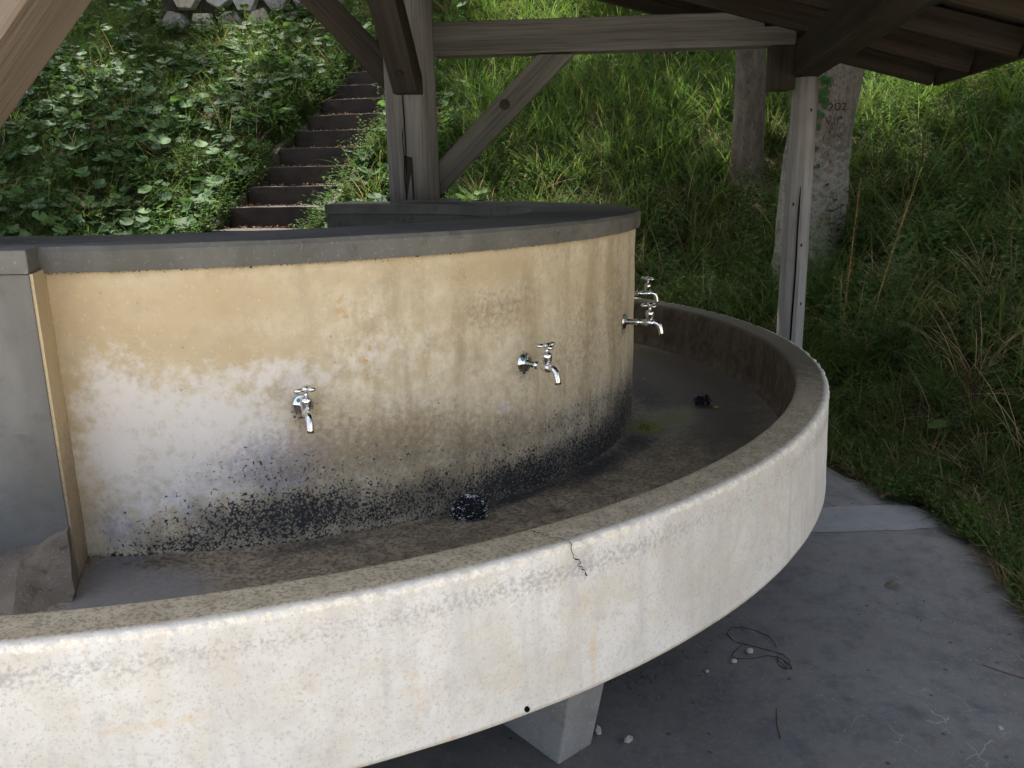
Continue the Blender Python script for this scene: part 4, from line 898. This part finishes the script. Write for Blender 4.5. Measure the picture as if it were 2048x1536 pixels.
# ------------------------------------------------------------------ individual plants
def place_z(x, y): return float(ground_h(x, y))
proto_b = []
for s_ in range(5):
    pts = butterbur(200+s_, 6, (.055, .09), (.18, .32)); proto_b.append([mesh('leaf', v, f, M_butter, True) for v, f in pts])
def at_px(px, py, guess=(5.5, 15)):
    """where the ray through an image point meets the hill, used once to choose growing places"""
    d = fw+rv*((px-1024)/F)-uv_*((py-768)/F); t = guess[0]
    while t < 20:
        p = Vector((0, 0, 1.32))+d*t
        if p.z < place_z(p.x, p.y): return p
        t += .03
    return p
bl = 'large pale round-leaved butterbur plant among the darker leaves left of the steps'
for i, (px, py) in enumerate([(310, 225), (385, 240), (455, 215), (530, 160), (505, 290), (180, 345), (45, 300), (240, 330), (560, 130), (420, 165), (350, 170), (270, 260), (610, 170), (130, 240), (90, 420), (330, 340), (470, 140), (440, 260), (50, 440), (160, 300), (540, 235), (380, 290)]):
    p = at_px(px, py); o = empty('butterbur_plant', (p.x, p.y, p.z), random.uniform(-.6, .6)); tag(o, bl, 'plant', 'butterbur plants left of the steps')
    for me in proto_b[i % 5]: obj('leaf', me, o)
    o.scale = [random.uniform(.8, 1.15)]*3
ml = 'feathery green mugwort plant standing in the grass on the right slope'
mw = [mesh('mugwort', *herb(300+s_, (.35, .62), 5, (.016, .026), (.06, .10)), M_herb, True) for s_ in range(4)]
for i, (x, y) in enumerate([(1.95, 4.3), (2.25, 4.7), (1.65, 4.75), (2.6, 5.1), (2.9, 4.6), (2.2, 5.5), (1.9, 5.1), (3.1, 5.4), (2.5, 4.2), (1.75, 4.4), (3.3, 6.1), (2.8, 5.8), (3.0, 4.1)]):
    o = obj('mugwort', mw[i % 4], None, (x, y, place_z(x, y)), (0, 0, i*1.3)); o.scale = [random.uniform(.85, 1.25)]*3; tag(o, ml, 'plant', 'mugwort plants on the right slope')
bush = [mesh('leafy_bush', *herb(330+s_, (.3, .55), 12, (.014, .024), (.04, .07), False), M_butter, True) for s_ in range(2)]
for x, y, s_, l in ((3.35, 5.15, 1.25, 'dark leafy bush at the right edge of the slope'), (-.95, 7.6, 1.0, 'low dark bush beside the steps, left of the thick post'), (-1.1, 8.3, .9, 'small bush higher up on the right side of the steps')):
    o = obj('leafy_bush', bush[x < 0], None, (x, y, place_z(x, y))); o.scale = [s_]*3; tag(o, l, 'bush')
# tall dock stalks with brown seed heads
M_seed = plain('brown_seed_head', (.19, .12, .045), .8, .2).m; M_stalk = plain('green_yellow_stalk', (.16, .17, .06), .7, .2).m
for bx, by, hgt, lean, l in ((1.80, 4.48, 1.02, (.03, -.02), 'dry reddish dock stalk right behind the slim post'), (2.00, 4.60, .96, (.20, -.02), 'tall leaning dock stalk with yellow-green stem and brown seed head')):
    bz = place_z(bx, by); o = empty('dock_plant', (bx, by, bz)); tag(o, l, 'plant')
    pts = [(lean[0]*(u**1.3), lean[1]*u, hgt*u) for u in np.linspace(0, 1, 12)]
    v, f = tube(pts, [.0045*(1-.6*u) for u in np.linspace(0, 1, 12)], 6); obj('stem', mesh('stem', v, f, M_stalk if lean[0] > .1 else M_seed, True), o)
    vs, fs = [], []
    for k in range(260):
        u = random.uniform(.42, 1); b = Vector((lean[0]*(u**1.3), lean[1]*u, hgt*u)); a = random.uniform(0, 6.28); q = random.uniform(.004, .022)*(1.2-u*.7)
        c_ = b+Vector((q*math.cos(a), q*math.sin(a), random.uniform(-.01, .01))); add_leaf(vs, fs, c_, Vector((math.cos(a), math.sin(a), random.uniform(-.5, .5))), Vector((0, 0, 1)), .008, .004, 'lance')
    obj('seed_head', mesh('seed_head', vs, fs, M_seed), o)
for x, y, l, s_ in ((1.86, 3.58, 'broad green leaf lying flat at the edge of the paving', 1.), (2.05, 4.25, 'broad green leaf standing in the grass above the paving edge', .8)):
    v, f = flat_leaf(.13, .032, 8, .15, .12); o = obj('broad_leaf', mesh('broad_leaf', v, f, M_fg, True), None, (x, y, place_z(x, y)+.08), (.3, 0, .2)); o.scale = [s_]*3; tag(o, l, 'leaf')
# long pale arching grasses near the right edge
vs_l = 'long pale arching grass tuft near the right edge above the paving'
for i, (x, y) in enumerate(((2.05, 3.55), (2.2, 3.85), (2.35, 3.4), (2.1, 3.2), (2.5, 3.9), (2.6, 4.5))):
    v, f = grass_tuft(400+i, 22, (.35, .62), (.002, .0035), .05, (.1, .6), (.5, 1.5)); o = obj('arching_grass', mesh('arching_grass', v, f, (M_grass, M_straw)[i % 2]), None, (x, y, place_z(x, y))); tag(o, vs_l, 'grass', 'arching grass tufts above the paving edge')

# ------------------------------------------------------------------ trees
def trunk_mesh(path, rads, n=22, rough=.06, seed=0):
    vs, fs = [], []; pts = [Vector(p) for p in path]
    # resample
    P2, R2_ = [], []
    for i in range(len(pts)-1):
        for k in range(10): f_ = k/10; P2.append(pts[i].lerp(pts[i+1], f_)); R2_.append(rads[i]+(rads[i+1]-rads[i])*f_)
    P2.append(pts[-1]); R2_.append(rads[-1])
    for i, p in enumerate(P2):
        for k in range(n):
            t = 2*math.pi*k/n; q = R2_[i]*(1+rough*mnoise.noise((math.cos(t)*1.7+seed, math.sin(t)*1.7, p.z*2.2))*2+rough*.7*mnoise.noise((math.cos(t)*5, math.sin(t)*5+seed, p.z*6)))
            vs.append((p.x+q*math.cos(t), p.y+q*math.sin(t), p.z))
    for i in range(len(P2)-1):
        for k in range(n): fs.append([i*n+k, i*n+(k+1) % n, (i+1)*n+(k+1) % n, (i+1)*n+k])
    fs.append([(len(P2)-1)*n+k for k in range(n)]); return vs, fs
def crown(root, cen_, rad3, nl, seed, leaf=(.05, .09), clumps=20):  # unseen leaf clusters, placed and thinned for the shade they cast
    rr_ = np.random.default_rng(seed)
    d = rr_.normal(size=(clumps, 3)); d /= np.linalg.norm(d, axis=1)[:, None]; cc = np.array(cen_)+d*np.array(rad3)*rr_.uniform(.35, 1, (clumps, 1))
    w_ = rr_.integers(0, clumps, nl); p = cc[w_]+rr_.normal(0, 1, (nl, 3))*np.array([.30, .30, .20])
    a = rr_.normal(size=(nl, 3)); a /= np.linalg.norm(a, axis=1)[:, None]; b = np.cross(a, rr_.normal(size=(nl, 3))); b /= np.linalg.norm(b, axis=1)[:, None]
    s_ = rr_.uniform(*leaf, (nl, 1)); V_ = np.stack([p-a*s_, p+b*s_*.55, p+a*s_, p-b*s_*.55], 1).reshape(-1, 3)
    F_ = np.arange(nl*4).reshape(-1, 4); me = bpy.data.meshes.new('crown'); me.from_pydata(V_.tolist(), [], F_.tolist()); me.materials.append(M_crown); return obj('crown', me, root)
def tree(x, y, label, path, rads, bark, crowns, seed, limbs=()):
    z = place_z(x, y); o = empty('tree', (x, y, z)); tag(o, label, 'tree')
    v, f = trunk_mesh(path, rads, seed=seed); t = obj('trunk', mesh('trunk', v, f, bark, True), o)
    for pth, rd in limbs: v, f = trunk_mesh(pth, rd, 12, seed=seed+3); obj('limb', mesh('limb', v, f, bark, True), o)
    for c_, r3, nl in crowns: crown(o, c_, r3, nl, seed)
    return o, t
M_bark1 = bark_mat('brown_furrowed_bark', (.055, .045, .033), (.10, .082, .06), (.025, .02, .015))
M_bark2 = bark_mat('grey_lichened_bark', (.075, .062, .046), (.125, .105, .08), (.028, .024, .019), (.19, .19, .165))
t1, _ = tree(1.95, 7.05, 'slender brown tree trunk on the slope seen under the tie beam', [(0, 0, -.2), (0, 0, .3), (-.02, 0, 1.5), (.05, 0, 3.2), (.1, 0, 5.)], [.16, .125, .112, .09, .05], M_bark1, [((.1, .0, 5.2), (1.8, 1.5, 1.0), 7000), ((-2.1, 1.0, 5.4), (1.9, 1.5, .9), 7500), ((-1.2, 3.4, 5.6), (2.4, 1.3, .9), 6500), ((2.0, 2.6, 5.6), (1.2, 1.1, .8), 2500)], 11)
t2, tk = tree(2.03, 5.75, 'thick grey lichened tree trunk with carved marks behind the slim post', [(-.02, 0, -.2), (0, 0, .1), (.02, 0, .6), (.06, 0, 1.25), (.13, 0, 2.0)], [.235, .22, .208, .205, .25], M_bark2, [((.2, .3, 4.6), (1.4, 1.2, .9), 5000), ((-1.0, 1.0, 5.0), (1.3, 1.1, .9), 5000)], 5,
             [([(.12, 0, 1.9), (.5, .2, 3.0), (.9, .5, 4.4)], [.15, .10, .05]), ([(.0, 0, 1.9), (-.35, .2, 3.1), (-.7, .4, 4.4)], [.13, .09, .05])])
# carved marks on the bark
def carve(strokes, y_, name='carving'):
    vs, fs = [], []
    for st in strokes:
        pts = [Vector((x, y_(x, z), z)) for x, z in st]; w_ = [.0028]+[.004]*(len(pts)-2)+[.0022] if len(pts) > 1 else [.006]
        v, f = tube(pts, w_, 5); k0 = len(vs); vs += v; fs += [[i+k0 for i in q] for q in f]
    return mesh(name, vs, fs, plain('dark_carved_bark', (.025, .018, .013), 1, 0).m)
zc0 = 1.32+.0; t2z = t2.location.z
def gx(px): return (px-1024)/F
def cpt(px, py):
    d = fw+rv*((px-1024)/F)-uv_*((py-768)/F); p = Vector((0, 0, 1.32))+d*((5.75-.205)/d.y); return (p.x-t2.location.x, p.z-t2z)
bvh = BVHTree.FromPolygons([v.co for v in tk.data.vertices], [list(p.vertices) for p in tk.data.polygons])
def sy2(x, z):
    h = bvh.ray_cast(Vector((x, -2, z)), Vector((0, 1, 0)))[0]; return h.y-.001 if h else -.2
sy = lambda x: -math.sqrt(max((.212**2)-(x-.085)**2, 0))-.001
S2 = lambda x0, y0, w_, h_: [(x0, y0+h_*.2), (x0+w_*.5, y0), (x0+w_, y0+h_*.25), (x0+w_*.8, y0+h_*.55), (x0, y0+h_), (x0+w_*1.1, y0+h_)]
Q = [[cpt(*p) for p in st] for st in (S2(1657, 207, 9, 13), [(1674, 206), (1671, 209), (1670, 216), (1673, 220), (1677, 219), (1680, 213), (1679, 207), (1674, 206)], S2(1683, 206, 9, 13),
     [(1652, 233), (1657, 248), (1663, 233)], [(1669, 233), (1667, 248)], [(1675, 236), (1682, 232), (1684, 236), (1675, 239)], [(1675, 236), (1673, 249)],
     [(1658, 262), (1661, 266)], [(1673, 268), (1680, 276)])]
obj('carving', carve(Q, sy2), t2)
# ivy leaves on the left side of the trunk
vs, fs = [], []
for px, py in [(1652, 160), (1645, 172), (1655, 182), (1650, 195), (1643, 205), (1640, 222), (1636, 236), (1632, 300), (1628, 330), (1658, 150), (1634, 250), (1648, 150), (1640, 190)]:
    for q in range(3):
        x, z = cpt(px+random.uniform(-5, 5), py+random.uniform(-6, 6)); add_leaf(vs, fs, Vector((x, sy2(x, z)-.008, z)), Vector((random.uniform(-1, 1), -.3, -.9)), Vector((random.uniform(-.3, .3), -1, .2)), .035, .016, 'oval')
obj('ivy', mesh('ivy', vs, fs, M_butter, True), t2)
tree(.80, 11.8, 'thin sapling stem at the top of the slope above the tie beam', [(0, 0, -.2), (0, 0, 1.), (.02, 0, 2.4)], [.045, .04, .02], M_bark1, [((0, .2, 2.6), (.7, .7, .6), 1500)], 21)
# unseen trees added to shade the slope
sh = [(-7.9, 10.6, 'large unseen shade tree left of the butterbur slope', [((1.8, 1.2, 5.6), (2.6, 2.6, 1.3), 8000)]),
      (-1.62, 13.6, 'unseen shade tree behind the thick post near the top of the steps', [((-1.2, -.6, 5.4), (2.6, 2.2, 1.2), 6500)]),
      (-8.6, 14.4, 'unseen shade tree behind the stone wall', [((1.6, .6, 5.6), (2.8, 2.2, 1.3), 7500)]),
      (-7.2, 7.4, 'unseen shade tree standing to the left of the shelter', [((.9, 1.4, 5.4), (2.2, 2.0, 1.2), 8500)])]
for i, (x, y, l, cr_) in enumerate(sh):
    tree(x, y, l, [(0, 0, -.3), (0, 0, 1.), (.1, .1, 3.), (.6, .3, 5.)], [.22, .18, .14, .07], M_bark1, cr_, 50+i)
